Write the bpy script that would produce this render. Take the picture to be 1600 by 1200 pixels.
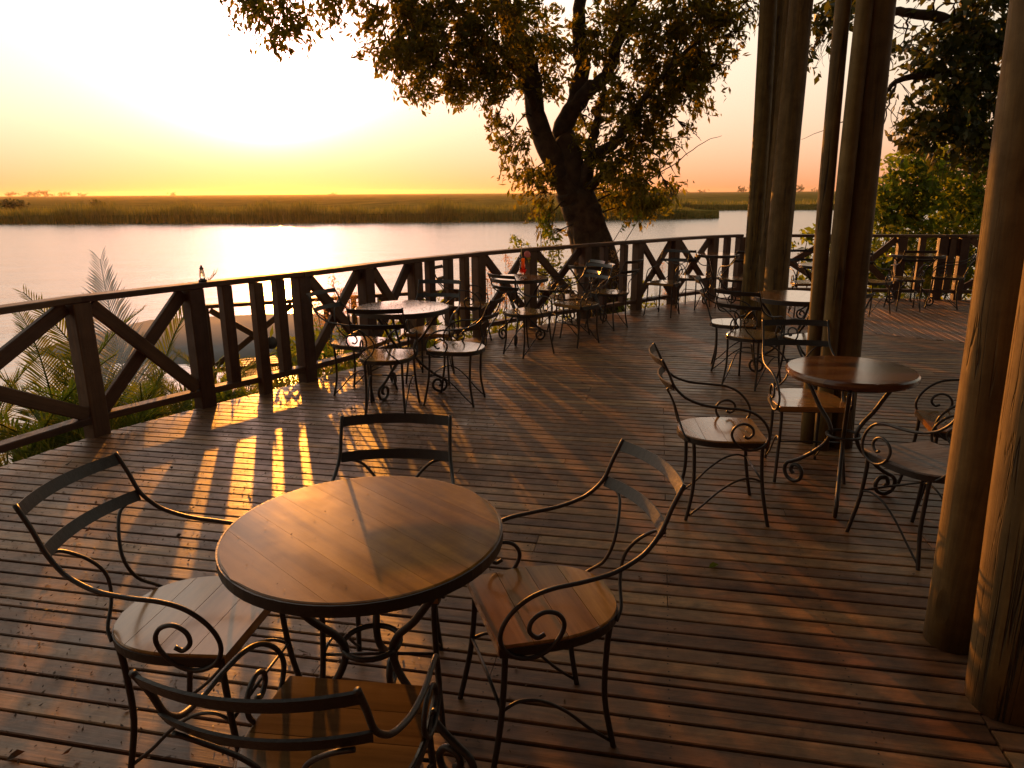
import bpy, bmesh, math, random
import numpy as np
from mathutils import Vector, Matrix

# ------------------------------------------------------------------ camera, sky, sun, exposure
for o in list(bpy.data.objects): bpy.data.objects.remove(o)
SC = bpy.context.scene
COL = SC.collection
R = math.radians
EYE = 1.65
cam_d = bpy.data.cameras.new('camera'); cam = bpy.data.objects.new('camera', cam_d); COL.objects.link(cam)
cam_d.sensor_width = 36.0; cam_d.lens = 25.2; cam_d.clip_start = 0.05; cam_d.clip_end = 60000
cam.matrix_world = (Matrix.Translation((0, 0, EYE)) @ Matrix.Rotation(R(90 - 14.95), 4, 'X') @ Matrix.Rotation(R(-0.35), 4, 'Z'))
SC.camera = cam
SC.view_settings.view_transform = 'Standard'; SC.view_settings.look = 'None'
SC.view_settings.exposure = 0.0; SC.view_settings.gamma = 1.0; SC.view_settings.use_curve_mapping = False

SUN_EL, SUN_AZ = R(7.4), R(17.7)          # azimuth counted to the left of the view axis
S = Vector((-math.sin(SUN_AZ) * math.cos(SUN_EL), math.cos(SUN_AZ) * math.cos(SUN_EL), math.sin(SUN_EL)))
sun_d = bpy.data.lights.new('sun', 'SUN'); sun = bpy.data.objects.new('sun', sun_d); COL.objects.link(sun)
sun_d.energy = 5.0; sun_d.angle = R(0.6); sun_d.color = (1.0, 0.34, 0.035)
sun.rotation_euler = S.to_track_quat('Z', 'Y').to_euler(); sun.location = (0, 0, 30)

W = bpy.data.worlds.new('World'); SC.world = W; W.use_nodes = True
nt = W.node_tree; nt.nodes.clear()
def wn(t, **k):
    n = nt.nodes.new(t)
    for a, b in k.items(): setattr(n, a, b)
    return n
def wm(op, a, b=None, c=None):
    n = wn('ShaderNodeMath', operation=op)
    for i, v in enumerate((a, b, c)):
        if v is None: continue
        if isinstance(v, (int, float)): n.inputs[i].default_value = v
        else: nt.links.new(v, n.inputs[i])
    return n.outputs[0]
def wv(op, a, b):
    n = wn('ShaderNodeVectorMath', operation=op)
    for i, v in enumerate((a, b)):
        if isinstance(v, tuple): n.inputs[i].default_value = v
        else: nt.links.new(v, n.inputs['Scale'] if (op == 'SCALE' and i == 1) else n.inputs[i])
    return n.outputs['Value'] if op == 'DOT_PRODUCT' else n.outputs[0]
tc = wn('ShaderNodeTexCoord'); D = wv('NORMALIZE', tc.outputs['Generated'], (0, 0, 0))
sep = wn('ShaderNodeSeparateXYZ'); nt.links.new(D, sep.inputs[0])
z = wm('MAXIMUM', sep.outputs[2], 0.0)
el = wm('MULTIPLY', wm('ARCSINE', z), 57.29578)
dot = wv('DOT_PRODUCT', D, tuple(S))
ang = wm('MULTIPLY', wm('ARCCOSINE', wm('MINIMUM', wm('MAXIMUM', dot, -1.0), 1.0)), 57.29578)
glow = wm('ADD', wm('MULTIPLY', wm('EXPONENT', wm('DIVIDE', ang, -2.52)), 95.0), wm('MULTIPLY', wm('EXPONENT', wm('DIVIDE', ang, -14.0)), 6.0))
def trans(k): return wm('EXPONENT', wm('DIVIDE', -k, wm('POWER', wm('ADD', el, 1.6), 0.931)))
def tri(a, b, c):
    n = wn('ShaderNodeCombineXYZ')
    for i, v in enumerate((a, b, c)): nt.links.new(v, n.inputs[i])
    return n.outputs[0]
T = tri(trans(10.0), trans(16.5), trans(17.2))
glowc = wv('SCALE', wv('MULTIPLY', T, (1.0, 0.95, 0.86)), glow)
hz = wm('EXPONENT', wm('DIVIDE', el, -36.0))                 # low sky to zenith
lowz = wm('EXPONENT', wm('DIVIDE', el, -6.74))
front = wm('POWER', wm('MULTIPLY_ADD', dot, 0.5, 0.5), 1.3)  # the side of the sky the sun is on is brighter
fr = wm('MULTIPLY_ADD', front, 0.75, 0.25)
base = wv('ADD', wv('SCALE', (1.15, 1.05, 0.72), hz), (0.30, 0.305, 0.29))
base = wv('ADD', base, wv('SCALE', (-0.50, -1.06, -0.88), lowz))
base = wv('SCALE', base, fr)
tot = wv('ADD', glowc, base)
sky = wn('ShaderNodeTexSky', sky_type='NISHITA', sun_disc=False, sun_elevation=SUN_EL, sun_rotation=-SUN_AZ, air_density=1.3, dust_density=0.4, ozone_density=1.0)
bg1 = wn('ShaderNodeBackground'); bg1.inputs['Strength'].default_value = 0.018; nt.links.new(sky.outputs[0], bg1.inputs[0])
bg2 = wn('ShaderNodeBackground'); bg2.inputs['Strength'].default_value = 1.0; nt.links.new(tot, bg2.inputs[0])
ad = wn('ShaderNodeAddShader'); nt.links.new(bg1.outputs[0], ad.inputs[0]); nt.links.new(bg2.outputs[0], ad.inputs[1])
out = wn('ShaderNodeOutputWorld'); nt.links.new(ad.outputs[0], out.inputs[0])

# ------------------------------------------------------------------ helpers
rnd = random.Random(11)
rng = np.random.default_rng(5)
def tag(o, label=None, cat=None, group=None, kind=None):
    if label: o['label'] = label
    if cat: o['category'] = cat
    if group: o['group'] = group
    if kind: o['kind'] = kind
    return o
def link(name, me, mat, parent=None):
    o = bpy.data.objects.new(name, me); COL.objects.link(o)
    if mat and not me.materials: me.materials.append(mat)
    if parent: o.parent = parent
    return o
def empty(name, loc=(0, 0, 0), rz=0.0):
    o = bpy.data.objects.new(name, None); COL.objects.link(o); o.location = loc; o.rotation_euler.z = rz
    o.empty_display_size = 0.2
    return o
def mesh(name, v, f, smooth=False):
    me = bpy.data.meshes.new(name); me.from_pydata([tuple(map(float, p)) for p in v], [], f); me.update()
    if smooth: me.polygons.foreach_set('use_smooth', [True] * len(me.polygons))
    return me
def npmesh(name, V, F):
    """V (n,3), F (m,k) arrays"""
    me = bpy.data.meshes.new(name); k = F.shape[1]
    me.vertices.add(len(V)); me.vertices.foreach_set('co', V.astype(np.float32).ravel())
    me.loops.add(F.size); me.loops.foreach_set('vertex_index', F.astype(np.int32).ravel())
    me.polygons.add(len(F)); me.polygons.foreach_set('loop_start', np.arange(0, F.size, k, dtype=np.int32))
    me.update(calc_edges=True); me.validate()
    return me
def smooth_path(pts, n=6):
    P = [Vector(p) for p in pts]; P = [2 * P[0] - P[1]] + P + [2 * P[-1] - P[-2]]; outp = []
    for i in range(1, len(P) - 2):
        a, b, c, d = P[i - 1:i + 3]
        for k in range(n):
            t = k / n
            outp.append(0.5 * ((2 * b) + (c - a) * t + (2 * a - 5 * b + 4 * c - d) * t * t + (3 * b - a - 3 * c + d) * t ** 3))
    outp.append(P[-2]); return outp
def sweep(path, rad, sides=8, vf=None, rect=None, up=None):
    """tube along path; rad is a number or list; rect=(w,h) sweeps a flat bar whose width lies along up"""
    v, f = vf if vf else ([], [])
    b = len(v); P = [Vector(p) for p in path]; n = len(P)
    t0 = (P[1] - P[0]).normalized()
    nrm = Vector(up) if up else (Vector((0, 0, 1)) if abs(t0.z) < 0.9 else Vector((1, 0, 0)))
    for i in range(n):
        t = (P[min(i + 1, n - 1)] - P[max(i - 1, 0)]).normalized()
        if up: nrm = Vector(up)
        nrm = (nrm - t * nrm.dot(t)).normalized(); bi = t.cross(nrm)
        r = rad[i] if isinstance(rad, (list, tuple)) else rad
        if rect:
            w, h = rect
            for sx, sy in ((-1, -1), (1, -1), (1, 1), (-1, 1)): v.append(P[i] + nrm * (sx * w / 2) + bi * (sy * h / 2))
        else:
            for k in range(sides):
                a = 2 * math.pi * k / sides; v.append(P[i] + (nrm * math.cos(a) + bi * math.sin(a)) * r)
    m = 4 if rect else sides
    for i in range(n - 1):
        for k in range(m):
            f.append((b + i * m + k, b + i * m + (k + 1) % m, b + (i + 1) * m + (k + 1) % m, b + (i + 1) * m + k))
    f.append(tuple(b + k for k in range(m))[::-1]); f.append(tuple(b + (n - 1) * m + k for k in range(m)))
    return v, f
def tube(name, path, rad, sides=8, **k):
    me = mesh(name, *sweep(path, rad, sides, **k), smooth=not k.get('rect'))
    return me
def box_vf(sx, sy, sz, c=(0, 0, 0), ch=0.0, vf=None):
    """box with chamfered long edges along x"""
    v, f = vf if vf else ([], []); b = len(v)
    hy, hz = sy / 2, sz / 2
    if ch: sec = [(-hy + ch, -hz), (hy - ch, -hz), (hy, -hz + ch), (hy, hz - ch), (hy - ch, hz), (-hy + ch, hz), (-hy, hz - ch), (-hy, -hz + ch)]
    else: sec = [(-hy, -hz), (hy, -hz), (hy, hz), (-hy, hz)]
    m = len(sec)
    for x in (-sx / 2, sx / 2):
        for y, zz in sec: v.append((c[0] + x, c[1] + y, c[2] + zz))
    for k in range(m): f.append((b + k, b + m + k, b + m + (k + 1) % m, b + (k + 1) % m)[::-1])
    f.append(tuple(b + k for k in range(m))[::-1]); f.append(tuple(b + m + k for k in range(m)))
    return v, f
def beam(name, a, b, w, h, mat, parent, up=(0, 0, 1), ch=0.006, ext=0.0):
    """a timber from a to b: its own object with local x along its length"""
    a, b = Vector(a), Vector(b); d = b - a; L = d.length + ext * 2; x = d.normalized()
    y = Vector(up).cross(x).normalized(); zz = x.cross(y)
    me = mesh(name, *box_vf(L, w, h, ch=ch))
    o = link(name, me, mat, parent)
    M = Matrix((x, y, zz)).transposed().to_4x4(); M.translation = (a + b) / 2
    o.matrix_local = M
    return o
def lathe(name, prof, n=24):
    v, f = [], []
    for r, zz in prof:
        for k in range(n):
            a = 2 * math.pi * k / n; v.append((r * math.cos(a), r * math.sin(a), zz))
    for i in range(len(prof) - 1):
        for k in range(n): f.append((i * n + k, i * n + (k + 1) % n, (i + 1) * n + (k + 1) % n, (i + 1) * n + k))
    f.append(tuple(range(n))[::-1]); f.append(tuple((len(prof) - 1) * n + k for k in range(n)))
    return mesh(name, v, f, True)

# ------------------------------------------------------------------ materials
def new_mat(name):
    m = bpy.data.materials.new(name); m.use_nodes = True; t = m.node_tree
    return m, t, t.nodes['Principled BSDF']
def lk(t, a, b): t.links.new(a, b)
def nd(t, ty, **k):
    n = t.nodes.new(ty)
    for a, b in k.items():
        if a in n.inputs and not hasattr(n, a): n.inputs[a].default_value = b
        else: setattr(n, a, b)
    return n
def ramp(t, fac, stops):
    r = t.nodes.new('ShaderNodeValToRGB'); e = r.color_ramp.elements
    while len(e) < len(stops): e.new(0.5)
    for i, (p, c) in enumerate(stops): e[i].position = p; e[i].color = (*c, 1)
    lk(t, fac, r.inputs[0]); return r.outputs[0]
def noise(t, vec, scale, detail=5, rough=0.6, dist=0.0):
    n = t.nodes.new('ShaderNodeTexNoise'); n.inputs['Scale'].default_value = scale; n.inputs['Detail'].default_value = detail
    n.inputs['Roughness'].default_value = rough; n.inputs['Distortion'].default_value = dist; lk(t, vec, n.inputs['Vector']); return n.outputs['Fac']
def mapping(t, vec, scale=(1, 1, 1), rand=True):
    if rand:
        oi = t.nodes.new('ShaderNodeObjectInfo'); vm = t.nodes.new('ShaderNodeVectorMath'); vm.operation = 'SCALE'
        cb = t.nodes.new('ShaderNodeCombineXYZ')
        for i in range(3): lk(t, oi.outputs['Random'], cb.inputs[i])
        lk(t, cb.outputs[0], vm.inputs[0]); vm.inputs['Scale'].default_value = 37.0
        a = t.nodes.new('ShaderNodeVectorMath'); a.operation = 'ADD'; lk(t, vec, a.inputs[0]); lk(t, vm.outputs[0], a.inputs[1]); vec = a.outputs[0]
    m = t.nodes.new('ShaderNodeMapping'); m.inputs['Scale'].default_value = scale; lk(t, vec, m.inputs[0]); return m.outputs[0]
def mth(t, op, a, b=None):
    n = t.nodes.new('ShaderNodeMath'); n.operation = op
    for i, v in enumerate((a, b)):
        if v is None: continue
        if isinstance(v, (int, float)): n.inputs[i].default_value = v
        else: lk(t, v, n.inputs[i])
    return n.outputs[0]
def mixc(t, fac, a, b, mode='MIX'):
    n = t.nodes.new('ShaderNodeMix'); n.data_type = 'RGBA'; n.blend_type = mode
    for s, v in ((0, fac), (6, a), (7, b)):
        if isinstance(v, (int, float)): n.inputs[s].default_value = v
        elif isinstance(v, tuple): n.inputs[s].default_value = (*v, 1)
        else: lk(t, v, n.inputs[s])
    return n.outputs[2]
def bump(t, p, h, strength, dist=0.01):
    b = t.nodes.new('ShaderNodeBump'); b.inputs['Strength'].default_value = strength; b.inputs['Distance'].default_value = dist
    lk(t, h, b.inputs['Height']); lk(t, b.outputs[0], p.inputs['Normal'])

def wood(name, dark, light, rough=(0.35, 0.6), axis=0, grain=26, bumpk=0.25, var=0.5, stain=0.0, spec=0.5, world_stain=False, coat=0.0):
    m, t, p = new_mat(name)
    c = t.nodes.new('ShaderNodeTexCoord'); sc = [grain] * 3; sc[axis] = grain * 0.06
    v = mapping(t, c.outputs['Object'], tuple(sc))
    g = noise(t, v, 1.0, 7, 0.62, 0.6)
    v2 = mapping(t, c.outputs['Object'], tuple(s * 4 for s in sc)); g2 = noise(t, v2, 1.0, 3, 0.6)
    col = ramp(t, mth(t, 'ADD', mth(t, 'MULTIPLY', g, 0.75), mth(t, 'MULTIPLY', g2, 0.25)), [(0.30, dark), (0.70, light)])
    oi = t.nodes.new('ShaderNodeObjectInfo')
    val = mth(t, 'ADD', mth(t, 'MULTIPLY', oi.outputs['Random'], var), 1.0 - var * 0.5)
    hs = t.nodes.new('ShaderNodeHueSaturation'); lk(t, col, hs.inputs['Color']); lk(t, val, hs.inputs['Value'])
    lk(t, mth(t, 'ADD', mth(t, 'MULTIPLY', oi.outputs['Random'], 0.02), 0.49), hs.inputs['Hue'])
    col = hs.outputs[0]
    r = mth(t, 'ADD', mth(t, 'MULTIPLY', g, rough[1] - rough[0]), rough[0])
    if stain:
        geo = t.nodes.new('ShaderNodeNewGeometry')
        s1 = noise(t, geo.outputs['Position'] if world_stain else mapping(t, c.outputs['Object'], (1, 1, 1)), 2.3 if world_stain else 7.0, 6, 0.65)
        s2 = noise(t, geo.outputs['Position'] if world_stain else mapping(t, c.outputs['Object'], (1, 1, 1)), 11.0, 5, 0.7)
        k = ramp(t, mth(t, 'ADD', mth(t, 'MULTIPLY', s1, 0.6), mth(t, 'MULTIPLY', s2, 0.4)), [(0.36, (0, 0, 0)), (0.62, (1, 1, 1))])
        col = mixc(t, mth(t, 'MULTIPLY', k, stain), col, mixc(t, 1.0, col, (0.45, 0.38, 0.34), 'MULTIPLY'))
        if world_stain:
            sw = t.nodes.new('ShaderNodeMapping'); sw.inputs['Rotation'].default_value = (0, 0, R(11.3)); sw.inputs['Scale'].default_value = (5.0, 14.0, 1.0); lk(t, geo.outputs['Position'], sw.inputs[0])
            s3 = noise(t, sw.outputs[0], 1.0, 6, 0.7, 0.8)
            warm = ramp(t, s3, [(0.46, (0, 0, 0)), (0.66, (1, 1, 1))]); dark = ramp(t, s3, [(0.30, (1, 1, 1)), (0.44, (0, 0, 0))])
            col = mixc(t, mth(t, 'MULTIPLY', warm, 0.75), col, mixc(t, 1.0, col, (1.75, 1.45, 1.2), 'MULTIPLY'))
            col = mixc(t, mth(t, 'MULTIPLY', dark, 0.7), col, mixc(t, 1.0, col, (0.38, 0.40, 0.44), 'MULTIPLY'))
        r = mth(t, 'ADD', r, mth(t, 'MULTIPLY', mth(t, 'SUBTRACT', k, 0.5), 0.22 if not coat else 0.05))
    lk(t, col, p.inputs['Base Color']); lk(t, r, p.inputs['Roughness'])
    if coat: p.inputs['Coat Weight'].default_value = coat; p.inputs['Coat Roughness'].default_value = 0.13
    p.inputs['Specular IOR Level'].default_value = spec
    bump(t, p, mth(t, 'ADD', g, mth(t, 'MULTIPLY', g2, 0.5)), bumpk, 0.004)
    return m
def leafy(name, c1, c2, trans=0.5, rough=0.5, spec=0.3):
    m, t, p = new_mat(name)
    geo = t.nodes.new('ShaderNodeNewGeometry')
    n = noise(t, geo.outputs['Position'], 1.7, 3)
    rp = mth(t, 'ADD', mth(t, 'MULTIPLY', geo.outputs['Random Per Island'], 0.7), mth(t, 'MULTIPLY', n, 0.3))
    col = ramp(t, rp, [(0.15, c1), (0.85, c2)])
    lk(t, col, p.inputs['Base Color']); p.inputs['Roughness'].default_value = rough; p.inputs['Specular IOR Level'].default_value = spec
    tr = t.nodes.new('ShaderNodeBsdfTranslucent')
    lk(t, mixc(t, 1.0, col, (2.8, 2.2, 0.75), 'MULTIPLY'), tr.inputs[0])
    mx = t.nodes.new('ShaderNodeMixShader'); mx.inputs[0].default_value = trans
    lk(t, p.outputs[0], mx.inputs[1]); lk(t, tr.outputs[0], mx.inputs[2])
    lk(t, mx.outputs[0], t.nodes['Material Output'].inputs[0])
    return m
def plain(name, col, rough=0.5, metal=0.0, nscale=None, col2=None, bumpk=0.0, spec=0.5):
    m, t, p = new_mat(name); p.inputs['Roughness'].default_value = rough; p.inputs['Metallic'].default_value = metal
    p.inputs['Specular IOR Level'].default_value = spec
    p.inputs['Base Color'].default_value = (*col, 1)
    if nscale:
        c = t.nodes.new('ShaderNodeTexCoord'); n = noise(t, c.outputs['Object'], nscale, 6)
        lk(t, ramp(t, n, [(0.3, col), (0.7, col2 or col)]), p.inputs['Base Color'])
        lk(t, mth(t, 'ADD', mth(t, 'MULTIPLY', n, 0.3), rough - 0.15), p.inputs['Roughness'])
        if bumpk: bump(t, p, n, bumpk, 0.01)
    return m
M_DECK = wood('deck_wood', (0.115, 0.058, 0.026), (0.320, 0.176, 0.080), (0.32, 0.55), 0, 22, 0.35, 0.8, 0.9, 0.40, True)
M_RAIL = wood('rail_wood', (0.052, 0.026, 0.015), (0.140, 0.070, 0.038), (0.45, 0.7), 0, 24, 0.4, 0.5, 0.4, 0.4)
M_TABLE = wood('table_wood', (0.12, 0.046, 0.010), (0.40, 0.19, 0.036), (0.14, 0.26), 0, 11, 0.05, 0.95, 0.75, 0.28, False, 0.12)
M_TABLEG = wood('table_gloss_wood', (0.13, 0.055, 0.018), (0.38, 0.18, 0.045), (0.12, 0.24), 0, 12, 0.05, 0.7, 0.5, 0.5, False, 0.7)
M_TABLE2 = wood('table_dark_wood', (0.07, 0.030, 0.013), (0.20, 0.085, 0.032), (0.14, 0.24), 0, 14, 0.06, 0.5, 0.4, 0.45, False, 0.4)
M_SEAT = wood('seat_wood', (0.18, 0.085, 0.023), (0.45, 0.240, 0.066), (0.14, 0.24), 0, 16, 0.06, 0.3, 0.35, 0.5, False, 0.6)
M_SEATD = wood('shaded_seat_wood', (0.080, 0.042, 0.012), (0.21, 0.118, 0.034), (0.14, 0.24), 0, 16, 0.06, 0.3, 0.35, 0.5, False, 0.5)  # darker copy of the seat wood, table's shade painted into the nearest chair's seat
M_GREY = wood('weathered_seat_wood', (0.10, 0.080, 0.070), (0.26, 0.22, 0.20), (0.40, 0.6), 0, 18, 0.5, 0.4, 0.4, 0.4)
def pole_mat():
    m = wood('pole_wood', (0.068, 0.044, 0.015), (0.235, 0.150, 0.044), (0.6, 0.8), 2, 14, 0.8, 0.25, 0.6, 0.3)
    t = m.node_tree; p = t.nodes['Principled BSDF']
    c = t.nodes.new('ShaderNodeTexCoord')
    n1 = noise(t, mapping(t, c.outputs['Object'], (16, 16, .55)), 1.0, 4, .5, .5)
    crack = ramp(t, mth(t, 'ABSOLUTE', mth(t, 'SUBTRACT', n1, .5)), [(0.0, (1, 1, 1)), (0.018, (0, 0, 0))])
    gate = ramp(t, noise(t, mapping(t, c.outputs['Object'], (3, 3, .8)), 1.0, 2), [(.50, (0, 0, 0)), (.58, (1, 1, 1))])
    v = t.nodes.new('ShaderNodeTexVoronoi'); v.inputs['Scale'].default_value = 1.0; lk(t, mapping(t, c.outputs['Object'], (5, 5, 2.0)), v.inputs['Vector'])
    knot = ramp(t, v.outputs['Distance'], [(.05, (1, 1, 1)), (.16, (0, 0, 0))])
    mask = mth(t, 'MAXIMUM', mth(t, 'MULTIPLY', crack, gate), mth(t, 'MULTIPLY', knot, .7))
    old = p.inputs['Base Color'].links[0].from_socket
    lk(t, mixc(t, mth(t, 'MULTIPLY', mask, .85), old, (0.02, 0.012, 0.006)), p.inputs['Base Color'])
    b = t.nodes.new('ShaderNodeBump'); b.invert = True; b.inputs['Strength'].default_value = .9; b.inputs['Distance'].default_value = .012
    lk(t, mask, b.inputs['Height']); lk(t, p.inputs['Normal'].links[0].from_socket, b.inputs['Normal']); lk(t, b.outputs[0], p.inputs['Normal'])
    return m
M_POLE = pole_mat()
M_IRON = plain('wrought_iron', (0.018, 0.014, 0.012), 0.42, 0.0, 90, (0.030, 0.022, 0.016), 0.15, 0.5)
M_BARK = plain('bark', (0.030, 0.020, 0.014), 0.9, 0, 9, (0.090, 0.060, 0.038), 1.0, 0.2)
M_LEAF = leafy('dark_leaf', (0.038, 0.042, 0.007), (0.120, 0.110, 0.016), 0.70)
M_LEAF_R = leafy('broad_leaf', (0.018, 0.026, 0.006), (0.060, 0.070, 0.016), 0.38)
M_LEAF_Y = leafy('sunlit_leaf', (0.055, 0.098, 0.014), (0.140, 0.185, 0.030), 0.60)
M_PALM = leafy('palm_leaf', (0.045, 0.075, 0.012), (0.115, 0.150, 0.030), 0.50, 0.6, 0.05)
M_REED = leafy('reed', (0.050, 0.066, 0.018), (0.120, 0.125, 0.036), 0.42)
M_DRY = leafy('dry_leaf', (0.040, 0.022, 0.010), (0.100, 0.055, 0.022), 0.15)
M_PLUME = leafy('reed_plume', (0.26, 0.16, 0.085), (0.40, 0.26, 0.15), 0.5)
M_THATCH = plain('thatch', (0.06, 0.042, 0.022), 0.95, 0, 30, (0.14, 0.10, 0.055), 0.6, 0.1)

# ------------------------------------------------------------------ water, land
WATER = -3.0
def water():
    m, t, p = new_mat('river_water')
    p.inputs['Base Color'].default_value = (0.13, 0.11, 0.085, 1); p.inputs['Roughness'].default_value = 0.20; p.inputs['IOR'].default_value = 2.0
    p.inputs['Specular IOR Level'].default_value = 1.0
    g = t.nodes.new('ShaderNodeNewGeometry')
    mp = t.nodes.new('ShaderNodeMapping'); mp.inputs['Scale'].default_value = (0.5, 1.0, 1.0); lk(t, g.outputs['Position'], mp.inputs[0])
    a = noise(t, mp.outputs[0], 3.2, 4, 0.55, 0.4); b = noise(t, mp.outputs[0], 0.35, 3, 0.5)
    h = mth(t, 'ADD', mth(t, 'MULTIPLY', a, mth(t, 'ADD', mth(t, 'MULTIPLY', b, 0.9), 0.15)), mth(t, 'MULTIPLY', b, 0.8))
    bump(t, p, h, 0.30, 0.2)
    me = mesh('water', [(-3600, -300, WATER), (3600, -300, WATER), (3600, 3790, WATER), (-3600, 3790, WATER)], [(0, 1, 2, 3)])
    tag(link('water', me, m), kind='structure', label='calm river water reflecting the sunset sky')
water()
def land():
    m, t, p = new_mat('floodplain'); g = t.nodes.new('ShaderNodeNewGeometry')
    mp = t.nodes.new('ShaderNodeMapping'); mp.inputs['Scale'].default_value = (0.25, 0.06, 1.0); lk(t, g.outputs['Position'], mp.inputs[0])
    a = noise(t, mp.outputs[0], 0.5, 6, 0.65); b = noise(t, g.outputs['Position'], 1.2, 4, 0.6)
    f = mth(t, 'ADD', mth(t, 'MULTIPLY', a, 0.7), mth(t, 'MULTIPLY', b, 0.3))
    lk(t, ramp(t, f, [(0.33, (0.045, 0.046, 0.010)), (0.5, (0.11, 0.098, 0.022)), (0.68, (0.19, 0.145, 0.036))]), p.inputs['Base Color']); p.inputs['Roughness'].default_value = 0.95
    p.inputs['Specular IOR Level'].default_value = 0.0
    bump(t, p, b, 0.6, 0.5)
    front = [(-900, 128), (-300, 126), (-87, 125), (-42, 121.5), (-10, 121.8), (11, 124), (26, 127.5), (36, 131), (38, 134), (34, 143), (24, 165), (34, 183), (59, 188), (77, 186), (130, 192), (300, 205), (900, 240)]
    back = [(3600, 3800), (-3600, 3800)]
    ring = front + back; n = len(ring); zt = WATER + 1.35
    def inset(x, y): return (x, y + 0.6)
    v = [(x, y, WATER - 0.4) for x, y in ring] + [(*inset(x, y), zt) for x, y in ring]
    f = [(i, (i + 1) % n, n + (i + 1) % n, n + i) for i in range(n)] + [tuple(range(n, 2 * n))]
    me = mesh('far_bank', v, f); bm = bmesh.new(); bm.from_mesh(me); bmesh.ops.triangulate(bm, faces=bm.faces[:]); bm.to_mesh(me); bm.free()
    tag(link('far_bank', me, m), kind='structure', label='flat grassy floodplain across the river')
    # reeds: leaf blades along the water's edge and thinning tufts behind
    F = np.array(front[:-1], float)
    seg = np.linalg.norm(np.diff(F, axis=0), axis=1)
    vs, fs = [], []
    def blades(n, lo, hi, depth, hmean, width):
        # pick points along the front between x=lo..hi
        xs = rng.uniform(lo, hi, n * 3)
        pick = []
        s = rng.choice(len(seg), n * 2, p=seg / seg.sum()); u = rng.random(n * 2)
        P = F[s] * (1 - u[:, None]) + F[s + 1] * u[:, None]
        P = P[(P[:, 0] > lo) & (P[:, 0] < hi)]
        d = rng.random(len(P)) ** 1.5 * depth
        tan = (F[s + 1] - F[s]); tan = tan / np.linalg.norm(tan, axis=1)[:, None]
        nr = np.stack([-tan[:, 1], tan[:, 0]], 1)[:len(u)]
        s2 = s; sel = (F[s2] * (1 - u[:, None]) + F[s2 + 1] * u[:, None])[:, 0]; ok = (sel > lo) & (sel < hi)
        P = P + nr[ok] * (d[:, None] + 0.1)
        bumpn = 0.72 + 0.42 * (0.5 + 0.5 * np.sin(P[:, 0] * 0.31 + 1.3 * np.sin(P[:, 0] * 0.11))) * rng.uniform(.6, 1, len(P))
        h = hmean * bumpn * rng.uniform(.7, 1.15, len(P)) * (0.9 + .16 * np.sin(P[:, 0] * .83 + 2) * np.sin(P[:, 0] * .057 + P[:, 1] * .2)) * np.where((P[:, 0] > 22) & (P[:, 1] < 160), np.clip((41 - P[:, 0]) / 17, .30, 1), 1)
        zb = np.where(d < .4, WATER, WATER + 1.2)
        return P, h, zb, width
    Vs, Fs, b = [], [], 0
    for args in ((56000, -130, 45, 7.0, 3.1, .16), (26000, -135, 110, 34.0, 2.0, .25), (9000, 24, 140, 8.0, 2.2, .25)):
        P, h, zb, w = blades(*args); n = len(P)
        a = rng.uniform(0, np.pi, n); dx = np.stack([np.cos(a), np.sin(a)], 1) * w / 2
        lean = rng.normal(0, .22, (n, 2)) * h[:, None] * .4
        V = np.zeros((n, 3, 3)); V[:, 0, :2] = P - dx; V[:, 1, :2] = P + dx; V[:, 2, :2] = P + lean
        V[:, 0, 2] = zb - .1; V[:, 1, 2] = zb - .1; V[:, 2, 2] = WATER + h + np.where(zb > WATER, .45, 0)
        Vs.append(V.reshape(-1, 3)); Fs.append(np.arange(n * 3).reshape(-1, 3) + b); b += n * 3
    o = link('reed_bed', npmesh('reed_bed', np.concatenate(Vs), np.concatenate(Fs)), M_REED)
    tag(o, 'dense band of tall reeds lining the far river bank', 'reeds', kind='stuff')
land()
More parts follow.
